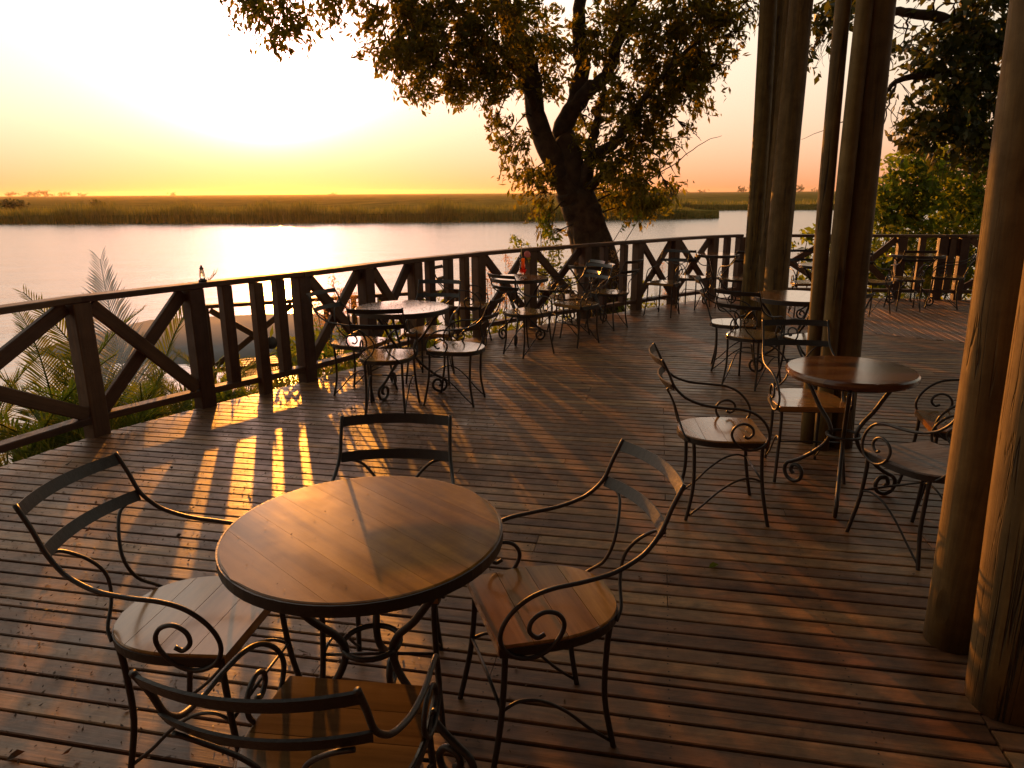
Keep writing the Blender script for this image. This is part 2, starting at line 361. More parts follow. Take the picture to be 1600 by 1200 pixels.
def near_bank():
    m = plain('bank_soil', (0.05, 0.040, 0.028), 0.95, 0, 1.5, (0.10, 0.085, 0.06), 0.6, 0.1)
    # rows across the shore: under the deck, falling to the water; a low mud spit runs out on the left
    xs = np.linspace(-40, 40, 61); ds = [-14, -1, 1.5, 3.5, 5.5, 7.5, 10]; zs = [-1.1, -1.1, -1.4, -2.0, -2.7, -3.15, -3.6]
    pl = [(-40, -40), (-6, -4), (-4.2, 1.9), (-3.0, 4.8), (-1.9, 6.3), (-.4, 8.4), (1.0, 9.7), (3.6, 11.6), (9, 10.8), (40, 12)]
    v, f = [], []
    L = [Vector((*p, 0)) for p in pl]; path = smooth_path(L, 6); n = len(path)
    for i, p in enumerate(path):
        t = (path[min(i + 1, n - 1)] - path[max(i - 1, 0)]).normalized(); nr = Vector((-t.y, t.x, 0))
        for d, zz in zip(ds, zs): 
            q = p + nr * d; v.append((q.x, q.y, zz + rnd.uniform(-.08, .08)))
    k = len(ds)
    for i in range(n - 1):
        for j in range(k - 1): f.append((i * k + j, i * k + j + 1, (i + 1) * k + j + 1, (i + 1) * k + j)[::-1])
    tag(link('ground', mesh('ground', v, f, True), m), kind='structure', label='sloping river bank below the deck')
    m2 = plain('wet_mud', (0.120, 0.115, 0.115), 0.95, 0, 0.8, (0.19, 0.18, 0.18), 0.4, 0.3)
    ring = [(-14.8, 21.5), (-14.6, 24), (-14.2, 26.3), (-11.8, 27.4), (-8.6, 28.0), (-6.0, 27.6), (-4.2, 26.5), (-3.8, 24), (-5.5, 21), (-9, 19.8), (-12.5, 20.2)]
    cx, cy = -9, 24; v = [(cx, cy, WATER + .28)]
    N = len(ring)
    for s, zz in ((.8, WATER + .24), (1.0, WATER + .02), (1.08, WATER - .3)):
        for x, y in ring: v.append((cx + (x - cx) * s, cy + (y - cy) * s, zz + rnd.uniform(-.03, .03)))
    f = [(0, 1 + i, 1 + (i + 1) % N) for i in range(N)]
    for r_ in range(2):
        for i in range(N): f.append((1 + r_ * N + i, 1 + (r_ + 1) * N + i, 1 + (r_ + 1) * N + (i + 1) % N, 1 + r_ * N + (i + 1) % N))
    tag(link('mud_bank', mesh('mud_bank', v, f, True), m2), kind='structure', label='low grey mud bank in the shallows')
near_bank()

# ------------------------------------------------------------------ deck
RAIL = [(-4.35, 1.6), (-3.55, 3.45), (-2.96, 4.86), (-2.47, 5.55), (-1.86, 6.34), (-1.42, 7.02), (-1.02, 7.62), (-.38, 8.40), (.24, 9.02), (.98, 9.62), (1.80, 10.30), (2.44, 10.86), (3.16, 11.38), (3.66, 11.62), (5.10, 11.42), (6.05, 11.27), (6.62, 11.17), (6.92, 11.12), (8.2, 10.9), (9.4, 10.7)]
DECK_EDGE = [(-4.9, .2), (-4.6, 1.0)] + RAIL
POLY = [(x, y) for x, y in RAIL] + [(9.4, -3.0), (-4.9, -3.0)]
A = R(11.3); U = Vector((math.cos(A), -math.sin(A), 0)); N_ = Vector((math.sin(A), math.cos(A), 0))   # along and across the boards
def clip_interval(poly, nrm, along, c):
    xs = []
    n = len(poly)
    for i in range(n):
        p, q = Vector((*poly[i], 0)), Vector((*poly[(i + 1) % n], 0)); a, b = p.dot(nrm) - c, q.dot(nrm) - c
        if (a < 0) != (b < 0): xs.append((p + (q - p) * (a / (a - b))).dot(along))
    xs.sort(); return [(xs[i], xs[i + 1]) for i in range(0, len(xs) - 1, 2)]
def board_vf(u00, u01, u10, u11, v0, v1, t=0.028, ch=0.0035, c=(0, 0), vf=None, z0=0.0):
    """board between v0..v1; ends u00/u10 at the left (v0, v1), u01/u11 at the right"""
    v, f = vf if vf else ([], []); b = len(v)
    sec = [(v0, -t), (v1, -t), (v1, -ch), (v1 - ch, 0), (v0 + ch, 0), (v0, -ch)]
    for e in (0, 1):
        for vv, zz in sec:
            k = (vv - v0) / (v1 - v0); uu = (u00 * (1 - k) + u10 * k) if e == 0 else (u01 * (1 - k) + u11 * k)
            v.append((uu - c[0], vv - c[1], zz + z0))
    m = 6
    for k in range(m): f.append((b + k, b + (k + 1) % m, b + m + (k + 1) % m, b + m + k)[::-1])
    f.append(tuple(b + k for k in range(m))); f.append(tuple(b + m + k for k in range(m))[::-1])
    return v, f
deck = empty('deck'); tag(deck, 'wide timber deck of dark boards above the river', kind='structure')
PITCH, GAP = 0.0895, 0.0105
# the second field of boards, laid crosswise, starts beyond this line
Bp, Bd = Vector((3.31, 9.15, 0)), (Vector((5.07, 7.86, 0)) - Vector((3.31, 9.15, 0))).normalized()
Bn = Vector((-Bd.y, Bd.x, 0))
def cut_main(u, v):     # inside main field?
    return True
SEAM = 1.10            # u at which the nearest boards are jointed with a half-pitch shift
NARROW = 2.2145        # the narrow strip row
joints = []            # nail rows
n_ind = 0
rest = ([], [])
ROT = Matrix((U, N_, Vector((0, 0, 1)))).transposed().to_4x4()
def put_board(l0, r0, l1, r1, v0, v1, individual):
    global n_ind, rest
    z0 = rnd.uniform(-.0015, .0015)
    if individual:
        cu, cv = (l0 + r0) / 2, (v0 + v1) / 2
        me = mesh('plank', *board_vf(l0, r0, l1, r1, v0, v1, c=(cu, cv)))
        o = link('plank', me, M_DECK, deck); mt = ROT.copy(); mt.translation = U * cu + N_ * cv + Vector((0, 0, z0))
        o.matrix_local = mt @ Matrix.Rotation(rnd.uniform(-.012, .012), 4, 'X'); n_ind += 1
    else: board_vf(l0, r0, l1, r1, v0, v1, vf=rest, z0=z0)
def row(v0, v1, individual, umin=-1e9, umax=1e9, poly=POLY, jsp=(2.2, 4.2)):
    a, b = clip_interval(poly, N_, U, v0 + .001), clip_interval(poly, N_, U, v1 - .001)
    if not a or not b: return
    l0, r0, l1, r1 = a[0][0], a[-1][1], b[0][0], b[-1][1]
    l0, l1, r0, r1 = max(l0, umin), max(l1, umin), min(r0, umax), min(r1, umax)
    if r0 - l0 < .05 or r1 - l1 < .05: return
    # joints fall on joists every 0.62 m
    u = min(l0, l1); cuts = []
    while True:
        u = round((u + rnd.uniform(*jsp)) / .62) * .62 + .11
        if u > min(r0, r1) - .5: break
        if u > max(l0, l1) + .3: cuts.append(u)
    es = [(l0, l1)] + [(c, c) for c in cuts] + [(r0, r1)]
    for i in range(len(es) - 1):
        g0 = .0016 if i else 0; g1 = .0016 if i < len(es) - 2 else 0
        put_board(es[i][0] + g0, es[i + 1][0] - g1, es[i][1] + g0, es[i + 1][1] - g1, v0, v1, individual)
        joints.append((es[i][0], es[i + 1][0], v0, v1))
# main field polygon: cut off beyond the boundary line
def half(poly, p, n):
    outp = []
    for i in range(len(poly)):
        a, b = Vector((*poly[i], 0)), Vector((*poly[(i + 1) % len(poly)], 0)); da, db = (a - p).dot(n), (b - p).dot(n)
        if da <= 0: outp.append((a.x, a.y))
        if (da <= 0) != (db <= 0): q = a + (b - a) * (da / (da - db)); outp.append((q.x, q.y))
    return outp
# the crosswise field: right of u0 and beyond the boundary
MAIN = POLY
CUT_U = Bp.dot(U)
vlist = []
v = NARROW + .020 + GAP
while v < 12.3: vlist.append((v, v + PITCH - GAP)); v += PITCH
for v0, v1 in vlist:
    vm = (v0 + v1) / 2
    # the end of this row where the crosswise field begins
    den = U.dot(Bn); ub = (Bp.dot(Bn) - vm * N_.dot(Bn)) / den if abs(den) > 1e-6 else 1e9
    um = 1e9
    if vm > Bp.dot(N_): um = CUT_U
    elif ub > CUT_U: um = min(1e9, ub)
    row(v0, v1, vm < 8.2, umax=um)
row(NARROW - .020, NARROW + .020, True, umax=SEAM); row(NARROW - .040, NARROW + .020, True, umin=SEAM + .006)
v = NARROW - .020 - GAP; vr = NARROW - .040 - GAP
for i in range(60):
    row(v - PITCH + GAP, v, i < 10, umax=SEAM - .02 * 0 - .004, jsp=(2.4, 4.0)); row(vr - PITCH + GAP, vr, i < 10, umin=SEAM + .006)
    v -= PITCH; vr -= PITCH
# crosswise boards (run along N_), joined: they are too fine to tell apart out there
cross = ([], [])
CP = half(POLY, Bp, -Bn)
u = CUT_U + .012
while u < 10.5:
    a, b = clip_interval(CP, U, N_, u), clip_interval(CP, U, N_, u + PITCH - GAP)
    if a and b:
        s = len(cross[0])
        board_vf(a[-1][0], a[-1][1], b[-1][0], b[-1][1], u, u + PITCH - GAP, vf=cross, z0=rnd.uniform(-.0015, .0015))
    u += PITCH
cross_v = [(p[1], p[0], p[2]) for p in cross[0]]
# local frame for these two: x along the boards
o = link('far_planks', mesh('far_planks', rest[0], rest[1]), M_DECK, deck); o.matrix_local = ROT; tag(o, kind='stuff')
M_DECK2 = wood('deck_wood_crosswise', (0.125, 0.066, 0.034), (0.33, 0.175, 0.09), (0.35, 0.6), 0, 22, 0.35, 0.2, 0.7, 0.5, True)
if cross[0]:
    xs = [(p[0], -p[1], p[2]) for p in cross[0]]
    o = link('crosswise_planks', mesh('crosswise_planks', xs, cross[1]), M_DECK2, deck)
    M2 = Matrix((N_, -U, Vector((0, 0, 1)))).transposed().to_4x4(); o.matrix_local = M2; tag(o, kind='stuff')
# joists below
jv = ([], [])
for i in range(-8, 17):
    u = i * .62 + .11
    for a, b in clip_interval(POLY, U, N_, u)[:1]: box_vf(b - a - .12, .05, .14, c=((a + b) / 2, -u, -.101), vf=jv)
o = link('joists', mesh('joists', *jv), M_RAIL, deck); o.matrix_local = Matrix((N_, -U, Vector((0, 0, 1)))).transposed().to_4x4(); tag(o, kind='stuff')
# nail heads: two wherever a board crosses a joist, near boards only
nv, nf = [], []
for l, r_, v0, v1 in joints:
    if v1 > 3.6 or v0 < 1.2: continue
    for i in range(-8, 17):
        u = i * .62 + .11
        for du in ((-.013, .013) if (abs(u - l) < .02 or abs(u - r_) < .02) else (.0,)):
            uu = u + du
            if not (l - .001 < uu < r_ + .001): continue
            for vv in (v0 + .017, v1 - .017):
                p = U * (uu + rnd.uniform(-.004, .004)) + N_ * (vv + rnd.uniform(-.003, .003)); b = len(nv)
                for k in range(6): nv.append((p.x + .0034 * math.cos(k * 1.047), p.y + .0034 * math.sin(k * 1.047), .0024))
                nv.append((p.x, p.y, .0026))
                for k in range(6): nf.append((b + k, b + (k + 1) % 6, b + 6))
o = link('nails', mesh('nails', nv, nf), plain('rusty_nail', (0.012, 0.008, 0.006), 0.7), deck); tag(o, kind='stuff')
# leaf litter: curled flakes and seeds on the boards near the rail
def litter():
    V, F, b = [], [], 0
    for i in range(9500):
        if i < 7800: x, y = rnd.uniform(-3.3, .2), rnd.uniform(1.2, 6.5)
        else: x, y = rnd.uniform(-3, 5), rnd.uniform(1.2, 10)
        # inside the deck
        inside = False; n = len(POLY)
        for k in range(n):
            (x1, y1), (x2, y2) = POLY[k], POLY[(k + 1) % n]
            if (y1 > y) != (y2 > y) and x < (x2 - x1) * (y - y1) / (y2 - y1) + x1: inside = not inside
        if not inside: continue
        if x > -.4 and rnd.random() < .5: continue
        s = rnd.uniform(.003, .0095) if rnd.random() < .985 else rnd.uniform(.012, .020)
        a = rnd.uniform(0, 6.28); asp = rnd.uniform(.2, .6); h = s * rnd.uniform(.2, 1.0)
        d = Vector((math.cos(a), math.sin(a), 0)) * s; e = Vector((-math.sin(a), math.cos(a), 0)) * s * asp; c = Vector((x, y, .003))
        V += [c - d, c + e + Vector((0, 0, h * .5)), c + d + Vector((0, 0, h)), c - e]; F.append((b, b + 3, b + 2, b + 1)); b += 4
    tag(link('leaf_litter', mesh('leaf_litter', V, F), M_DRY), 'scattered dark flecks of dry leaf litter on the deck boards', 'leaf litter', kind='stuff')
    V, F, b = [], [], 0
    for cx, cy, rad, zz, n in ((-.91, 5.93, .36, .7385, 330), (-.96, 5.40, .17, .4555, 90), (-.42, 1.853, .36, .7385, 26)):
        for i in range(n):
            a, q = rnd.uniform(0, 6.28), rad * rnd.random() ** .5; x, y = cx + q * math.cos(a), cy + q * math.sin(a)
            s = rnd.uniform(.003, .008) * (1 if n > 50 else .6); a = rnd.uniform(0, 6.28); d = Vector((math.cos(a), math.sin(a), 0)) * s; e = Vector((-math.sin(a), math.cos(a), 0)) * s * .45; c = Vector((x, y, zz))
            V += [c - d, c + e + Vector((0, 0, s * .3)), c + d + Vector((0, 0, s * .5)), c - e]; F.append((b, b + 3, b + 2, b + 1)); b += 4
    tag(link('table_litter', mesh('table_litter', V, F), M_DRY), 'dark leaf flecks lying on the speckled table and nearby seat', 'leaf litter', kind='stuff')
litter()

# ------------------------------------------------------------------ railings
def railing(obj, pts, pattern, z0=0.0, H=0.99, scale=1.0, mat=None, foot=-.35):
    mat = mat or M_RAIL
    P = [Vector((*p, z0)) for p in pts]; up = Vector((0, 0, 1))
    pw = .125 * scale
    for i, p in enumerate(P):
        if pattern[i] == 'skip': continue
        t = (P[min(i + 1, len(P) - 1)] - P[max(i - 1, 0)]).normalized()
        beam('post', p + up * foot, p + up * (H - .046), pw, pw, mat, obj, up=t)
    for i in range(len(P) - 1):
        a, b = P[i], P[i + 1]; t = (b - a).normalized(); n = Vector((-t.y, t.x, 0)); L = (b - a).length
        beam('top_rail', a + up * (H - .022 + .0018 * (i % 2)), b + up * (H - .022 + .0018 * (i % 2)), .125 * scale, .044, mat, obj, ext=-.0015 if i else 0)
        beam('bottom_rail', a + t * pw / 2 + up * .125, b - t * pw / 2 + up * .125, .10 * scale, .05, mat, obj)
        kind = pattern[i]
        lo, hi = .152, H - .048
        if kind == 'x':
            for s, (za, zb) in ((1, (lo + .02, hi - .02)), (-1, (hi - .02, lo + .02))):
                beam('brace', a + t * (pw / 2 + .012) + up * za + n * s * .0235, b - t * (pw / 2 + .012) + up * zb + n * s * .0235, .045, .095 * scale, mat, obj)
        elif isinstance(kind, tuple):
            for u in kind:
                low = u < 0; u = abs(u); q = a + t * (L * u)
                beam('baluster', q + up * (lo if not low else -.02) + (n * -.055 if low else n * 0), q + up * hi + (n * -.055 if low else n * 0), .088 * scale, .088 * scale, mat, obj, up=t)
r1 = empty('railing', (0, 0, 0)); tag(r1, 'dark timber railing with crossed braces along the river side, sunlit water behind', 'railing')
pat = ['x', 'x', 'x', (.27, -.52, .77), 'x', 'x', (.22, .5, .76), 'x', 'x', (.34, .72), 'x', 'x', (.5,), 'post']
railing(r1, RAIL[:14], pat)
r2 = empty('railing', (0, 0, 0)); tag(r2, 'dark timber railing at the far right end of the deck, green shrubs behind', 'railing')
rp = [(3.80, 11.60)] + RAIL[14:]
railing(r2, rp, ['x', 'x', (.5,), (.45,), 'x', 'x', 'post'])
pa = beam('board_panel', (6.66, 11.165, .80), (6.88, 11.125, .80), .02, .26, M_RAIL, r2, ch=.003)
# lower landing outside the rail, with its own railing
lp = empty('lower_landing'); tag(lp, 'small lower wooden landing with a railing seen through the left railing, palms around', 'landing')
LP = [(-3.75, 8.7), (-2.75, 9.15), (-1.75, 9.6), (-.75, 10.05)]
for i in range(9):
    o = beam('landing_plank', (LP[0][0] + .15 - i * .055, LP[0][1] + .1 + i * .12, -.62), (LP[3][0] + .15 - i * .055, LP[3][1] + .1 + i * .12, -.62), .108, .035, M_RAIL, lp)
railing(lp, LP, ['x', (.33, .66), 'x', 'post'], z0=-.6, H=.95, scale=.75, foot=-2.2)

# ------------------------------------------------------------------ chairs
ARM = [(-.335, .862), (-.300, .795), (-.272, .732), (-.235, .690), (-.195, .664), (-.12, .640), (-.03, .630), (.06, .622), (.125, .598), (.175, .552), (.200, .500), (.196, .455), (.165, .422), (.115, .408), (.065, .424), (.030, .462), (.020, .500), (.040, .534), (.080, .546), (.114, .528), (.122, .497), (.100, .474), (.078, .482)]
def chair_meshes():
    d = {}
    # seat boards run side to side; outline: straight front, rounded back
    def half_w(f):
        if f > .05: return .205 - .012 * ((f - .05) / .15)
        k = min(1.0, (.05 - f) / .26); return .205 * max(0.0, 1 - k ** 2.6) ** (1 / 2.3)
    edges = [.205, .105, .003, -.099, -.208]
    boards = []
    for i in range(4):
        hi, lo = edges[i] - .0003, edges[i + 1] + .0003; m = 7
        fs = [hi + (lo - hi) * k / m for k in range(m + 1)]
        v, f = [], []; top, th = .452, .030
        ring = [(half_w(x), x) for x in fs]; ring += [(-w, x) for w, x in ring[::-1]]
        ring = [q for j, q in enumerate(ring) if j == 0 or abs(q[0] - ring[j - 1][0]) + abs(q[1] - ring[j - 1][1]) > 1e-4]
        n = len(ring); c = sum(x for _, x in ring) / n; ch = .004
        def shr(w, x, k): return (w * (1 - k / .2) , c + (x - c) * (1 - .012 * (k > 0)))
        for zz, k in ((top - th, .0), (top - ch, 0), (top, ch)):
            for w, x in ring:
                ww, xx = shr(w, x, k); v.append((ww, xx, zz - .008 * math.exp(-((xx + .02) / .12) ** 2) * (1 - (ww / .21) ** 2) * (zz > top - .02)))
        for r_ in range(2):
            for j in range(n): f.append((r_ * n + j, r_ * n + (j + 1) % n, (r_ + 1) * n + (j + 1) % n, (r_ + 1) * n + j)[::-1])
        f.append(tuple(range(n))); f.append(tuple(range(2 * n, 3 * n))[::-1])
        boards.append(mesh('seat_board', v, f))
    d['seat_board'] = boards
    # iron band under the seat edge
    rim = [(half_w(x), x, .418) for x in np.linspace(.198, -.2085, 22)]; rim += [(-w, x, zz) for w, x, zz in rim[::-1]]
    rim = [Vector((w * 1.006, x * 1.006, zz + .0115)) for w, x, zz in rim if True]; q = [rim[0]]
    for p in rim[1:]:
        if (p - q[-1]).length > .004: q.append(p)
    q.append(q[0])
    d['seat_rim'] = [mesh('seat_rim', *sweep(q, 0, rect=(.027, .005), up=(0, 0, 1)))]
    d['arm'] = []
    for s in (-1, 1):
        pth = []
        for i, (f_, z_) in enumerate(ARM):
            bow = .198 + .030 * math.sin(math.pi * min(1, max(0, (f_ + .28) / .50))) if i < 11 else .203 + .012 * (i - 10) / 12
            pth.append((s * bow, f_, z_))
        d['arm'].append(tube('arm', smooth_path(pth, 5), .0068, 8))
    def bar(f_, z_, lean):
        pth = [(.198 * k, f_ - .042 * (1 - k * k), z_) for k in np.linspace(-1, 1, 15)]
        return mesh('back_rail', *sweep(pth, 0, rect=(.036, .006), up=(0, lean, 1)))
    d['back_rail'] = [bar(-.327, .842, -.45), bar(-.276, .722, -.50)]
    d['back_support'] = []
    for s in (-1, 1):
        pth = [(s * w, f_, z_) for w, f_, z_ in ((.170, -.296, .708), (.120, -.292, .690), (.065, -.262, .635), (.040, -.236, .575), (.060, -.216, .510), (.115, -.196, .455), (.138, -.172, .425))]
        d['back_support'].append(tube('back_support', smooth_path(pth, 5), .0055, 7))
    d['leg'] = []
    for s in (-1, 1):
        d['leg'].append(tube('leg', smooth_path([(s * .178, .182, .424), (s * .176, .184, .34), (s * .182, .198, .19), (s * .196, .232, .012), (s * .197, .236, .001)], 5), .0095, 8))
        d['leg'].append(tube('leg', smooth_path([(s * .142, -.150, .424), (s * .140, -.142, .33), (s * .142, -.140, .17), (s * .152, -.166, .012), (s * .153, -.169, .001)], 5), .0095, 8))
    d['stretcher'] = []
    for s in (-1, 1):
        d['stretcher'].append(tube('stretcher', smooth_path([(s * .180, .194, .232), (s * .172, .14, .246), (s * .164, .07, .226), (s * .156, -.01, .165), (s * .150, -.085, .085), (s * .150, -.155, .022)], 5), .0055, 7))
    d['stretcher'].append(tube('stretcher', [(-.178, .194, .236), (0, .192, .238), (.178, .194, .236)], .0055, 7))
    return d
CH = chair_meshes()
def build_chair(name, seatmat):
    root = empty(name)
    for k in CH:
        for me in CH[k]:
            m = me
            if k == 'seat_board':
                m = me.copy(); m.materials.clear(); link(k, m, seatmat, root)
            else: link(k, me, M_IRON, root)
    return root
def copy_tree(o, parent=None):
    c = o.copy(); COL.objects.link(c)
    if parent: c.parent = parent
    for ch in o.children: copy_tree(ch, c)
    return c
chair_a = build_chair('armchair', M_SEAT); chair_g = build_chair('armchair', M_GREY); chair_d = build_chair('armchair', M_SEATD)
used = set()
GC = 'wrought iron armchairs with wooden seats'
def chair(x, y, heading, label, proto=None, scale=1.0):
    p = proto or chair_a
    o = p if p.name not in used else copy_tree(p)
    used.add(p.name); o.location = (x, y, 0.002); o.rotation_euler.z = R(heading - 90)
    tag(o, label, 'chair', GC); return o
chair(-.95, 1.89, -8, 'iron armchair at left of the large foreground table, pale shiny wooden seat')
chair(.10, 1.945, 196.5, 'iron armchair at right of the large foreground table, brown seat and sunlit back bars')
chair(-.425, 2.17, 270, 'iron armchair behind the large foreground table, only its two dark back bars showing')
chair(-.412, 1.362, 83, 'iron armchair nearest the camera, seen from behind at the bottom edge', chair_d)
chair(1.08, 3.555, -5, 'iron armchair standing left of the dark round edged table by the poles')
chair(1.755, 4.13, 264.5, 'iron armchair behind the dark round edged table, in front of the middle pole cluster')
chair(1.925, 3.10, 105, 'iron armchair with weathered grey seat, half hidden by the near right poles', chair_g)
chair(2.42, 3.63, 164, 'iron armchair right of the dark round edged table, mostly hidden by near right poles')
chair(2.08, 6.12, 46, 'iron armchair in front of the table between the two pole clusters, back towards the camera')
chair(2.57, 5.92, 116, 'iron armchair partly hidden behind the middle pole cluster, back bars showing to its right')
chair(2.10, 6.72, -15, 'iron armchair on the far left side of the table between the two pole clusters')
chair(-1.29, 5.92, -20, 'iron armchair closest to the left railing, golden sunlit seat beside the speckled table')
chair(-.96, 5.38, 88, 'iron armchair in front of the speckled table, back towards the camera, litter on its seat')
chair(-.43, 5.66, 165, 'iron armchair at the right of the speckled table, bright white reflecting seat')
chair(-.72, 6.42, 262, 'iron armchair behind the speckled table, against the railing')
chair(-.50, 7.98, -10, 'iron armchair left of the table that holds the cocktail')
chair(.14, 7.42, 42, 'iron armchair in front of the table that holds the cocktail')
chair(.72, 8.52, 200, 'iron armchair right of the table that holds the cocktail, below the braced railing')
chair(.76, 7.98, 222, 'iron armchair with pale lit back bars between cocktail table and tree trunk table')
chair(1.23, 8.90, 139, 'iron armchair on the right side of the table in front of the tree trunk')
chair(.52, 9.28, 10, 'iron armchair on the left side of the table in front of the tree trunk')
chair(2.12, 9.88, 235, 'iron armchair with a sunlit back corner left of the table by the railing corner')
chair(2.62, 10.45, 50, 'iron armchair close against the railing left of the table by the railing corner')
chair(3.22, 10.25, 100, 'iron armchair in front of the table by the railing corner, beside the far pole cluster')
chair(4.02, 9.78, 265, 'iron armchair behind the small table seen between the two pole clusters')
chair(4.92, 9.85, 30, 'iron armchair left of the far right table, just right of the middle poles')
chair(5.60, 10.15, 80, 'iron armchair in front of the far right table, pale bluish seat')
chair(6.28, 10.35, 150, 'iron armchair at the right end of the far right table')

# ------------------------------------------------------------------ tables
LEG = [(.330, .695), (.300, .672), (.235, .590), (.165, .490), (.105, .425), (.078, .366), (.098, .300), (.150, .240), (.215, .185), (.262, .150), (.300, .128), (.338, .106), (.352, .066), (.332, .024), (.290, .009), (.246, .028), (.234, .072), (.258, .106), (.294, .104), (.308, .072), (.288, .052)]
def table_proto(name, rad, mat, thick, bull, board_ang, leg_scale=1.0, nb=7):
    root = empty(name)
    ztop = .735; ca, sa = math.cos(board_ang), math.sin(board_ang)
    w = 2 * rad / nb
    for i in range(nb):
        y0, y1 = -rad + w * i + (.0003 if i else .0), -rad + w * (i + 1) - (.0003 if i < nb - 1 else 0)
        m = 10 if 0 < i < nb - 1 else 14
        ys = [y0 + (y1 - y0) * k / m for k in range(m + 1)]
        def prof(inset, zz): 
            rr = rad - inset
            ring = [(math.sqrt(max(0, rr * rr - min(rr, abs(y)) ** 2)), y) for y in ys]
            return [(x, y, zz) for x, y in ring] + [(-x, y, zz) for x, y in ring[::-1]]
        levels = [(.004, ztop - thick), (0, ztop - thick + .004), (0, ztop - .006), (.002, ztop - .002), (.006, ztop)] if not bull else [(.012, ztop - thick), (.003, ztop - thick * .8), (0, ztop - thick * .5), (.003, ztop - thick * .2), (.012, ztop)]
        v, f = [], []; n = 2 * (m + 1)
        for ins, zz in levels: v += prof(ins, zz)
        for r_ in range(len(levels) - 1):
            for j in range(n): f.append((r_ * n + j, r_ * n + (j + 1) % n, (r_ + 1) * n + (j + 1) % n, (r_ + 1) * n + j))
        f.append(tuple(range(n))[::-1]); f.append(tuple((len(levels) - 1) * n + j for j in range(n)))
        me = mesh('table_board', v, f); bm = bmesh.new(); bm.from_mesh(me); bmesh.ops.remove_doubles(bm, verts=bm.verts[:], dist=1e-5); bm.to_mesh(me); bm.free()
        o = link('table_board', me, mat, root); o.rotation_euler.z = board_ang
    rr = rad - .02
    if not bull: link('table_rim', mesh('table_rim', *sweep([((rad + .0015) * math.cos(a), (rad + .0015) * math.sin(a), ztop - thick * .5 - .0065) for a in np.linspace(0, 2 * math.pi, 61)], 0, rect=(thick + .006, .005), up=(0, 0, 1))), M_IRON, root)
    link('support_ring', tube('support_ring', [(rr * .86 * math.cos(a), rr * .86 * math.sin(a), ztop - thick - .010) for a in np.linspace(0, 2 * math.pi, 49)], .008, 7), M_IRON, root)
    link('ring', tube('ring', [(.084 * math.cos(a), .084 * math.sin(a), .366) for a in np.linspace(0, 2 * math.pi, 33)], .0085, 8), M_IRON, root)
    me = tube('leg', smooth_path([(r_ * leg_scale, 0, z_ - (thick - .03)*(z_ > .6)) for r_, z_ in LEG], 5), .0115, 8)
    for k in range(3):
        o = link('leg', me, M_IRON, root); o.rotation_euler.z = 2 * math.pi * k / 3
    return root
GT = 'round wrought iron tables with wooden tops'
t_near = table_proto('round_table', .388, M_TABLE, .025, False, R(-15))
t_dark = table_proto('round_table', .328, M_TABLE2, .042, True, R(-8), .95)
t_std = table_proto('round_table', .385, M_TABLEG, .032, False, R(20))
t_small = table_proto('round_table', .320, M_TABLEG, .030, False, R(20), .88, 6)
def table(proto, x, y, rot, label):
    o = proto if proto.name not in used else copy_tree(proto)
    used.add(proto.name); o.location = (x, y, .002); o.rotation_euler.z = R(rot); tag(o, label, 'table', GT); return o
table(t_near, -.42, 1.853, -30, 'large round brown wooden table in the left foreground on iron scroll legs')
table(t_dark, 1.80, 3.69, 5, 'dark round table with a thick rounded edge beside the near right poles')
table(t_std, 2.57, 6.45, 40, 'round table between the two pole clusters, partly behind the middle poles')
table(t_std, -.91, 5.93, 0, 'round table with a pale speckled top by the left railing')
table(t_small, .09, 8.05, 20, 'round table holding the orange cocktail, near the railing')
table(t_small, 1.04, 9.50, 70, 'round brown table standing in front of the tree trunk')
table(t_small, 3.12, 10.98, 100, 'round table at the railing corner just left of the far pole cluster')
table(t_small, 4.02, 9.25, 15, 'round table seen between the far and middle pole clusters')
table(t_std, 6.0, 10.75, 60, 'round table at the far right end of the deck, edge lit by the sun')

# ------------------------------------------------------------------ poles and roof
GP = 'round timber poles carrying the roof'
def pole(x, y, r0, r1, top, label, h=5.1, kink=0.0):
    root = []
    n, sides = 22, 18; v, f = [], []; ph = rnd.uniform(0, 6)
    for i in range(n + 1):
        k = i / n; zz = h * k; r_ = r0 + (r1 - r0) * k
        cx = top[0] * k + .018 * math.sin(k * 5 + ph) + kink * math.exp(-((zz - .9) / .25) ** 2); cy = top[1] * k + .018 * math.cos(k * 4 + ph)
        for s in range(sides):
            a = 2 * math.pi * s / sides
            rr = r_ * (1 + .03 * math.sin(2 * a + ph + zz * .4) + .018 * math.sin(5 * a + ph * 2 + zz * 1.1) + .012 * math.sin(9 * a - zz) + .022 * math.sin(3 * a + zz * 3.1 + ph) * math.sin(zz * 2.3 + ph * 3))
            v.append((cx + rr * math.cos(a), cy + rr * math.sin(a), zz))
    for i in range(n):
        for s in range(sides): f.append((i * sides + s, i * sides + (s + 1) % sides, (i + 1) * sides + (s + 1) % sides, (i + 1) * sides + s))
    f.append(tuple(range(sides))[::-1]); f.append(tuple(n * sides + s for s in range(sides)))
    o = link('timber_pole', mesh('timber_pole', v, f, True), M_POLE); o.location = (x, y, 0.002); tag(o, label, 'pole', GP); return o
pole(3.040, 9.10, .102, .094, (-.09, 0), 'leftmost round pole of the far cluster, dark and thick')
pole(3.235, 9.35, .062, .056, (-.04, 0), 'thinnest round pole of the far cluster, second from the left')
pole(3.165, 8.90, .066, .060, (-.04, 0), 'slender bulging pole of the far cluster, third from the left', kink=-.035)
pole(3.075, 8.30, .134, .120, (-.03, 0), 'rightmost round pole of the far cluster, standing nearest to the camera in it')
pole(2.005, 4.62, .047, .044, (-.08, .0), 'slim leftmost pole of the middle cluster')
pole(2.055, 4.48, .050, .046, (-.08, .0), 'slim sunlit pole of the middle cluster, between its slim and thick neighbours')
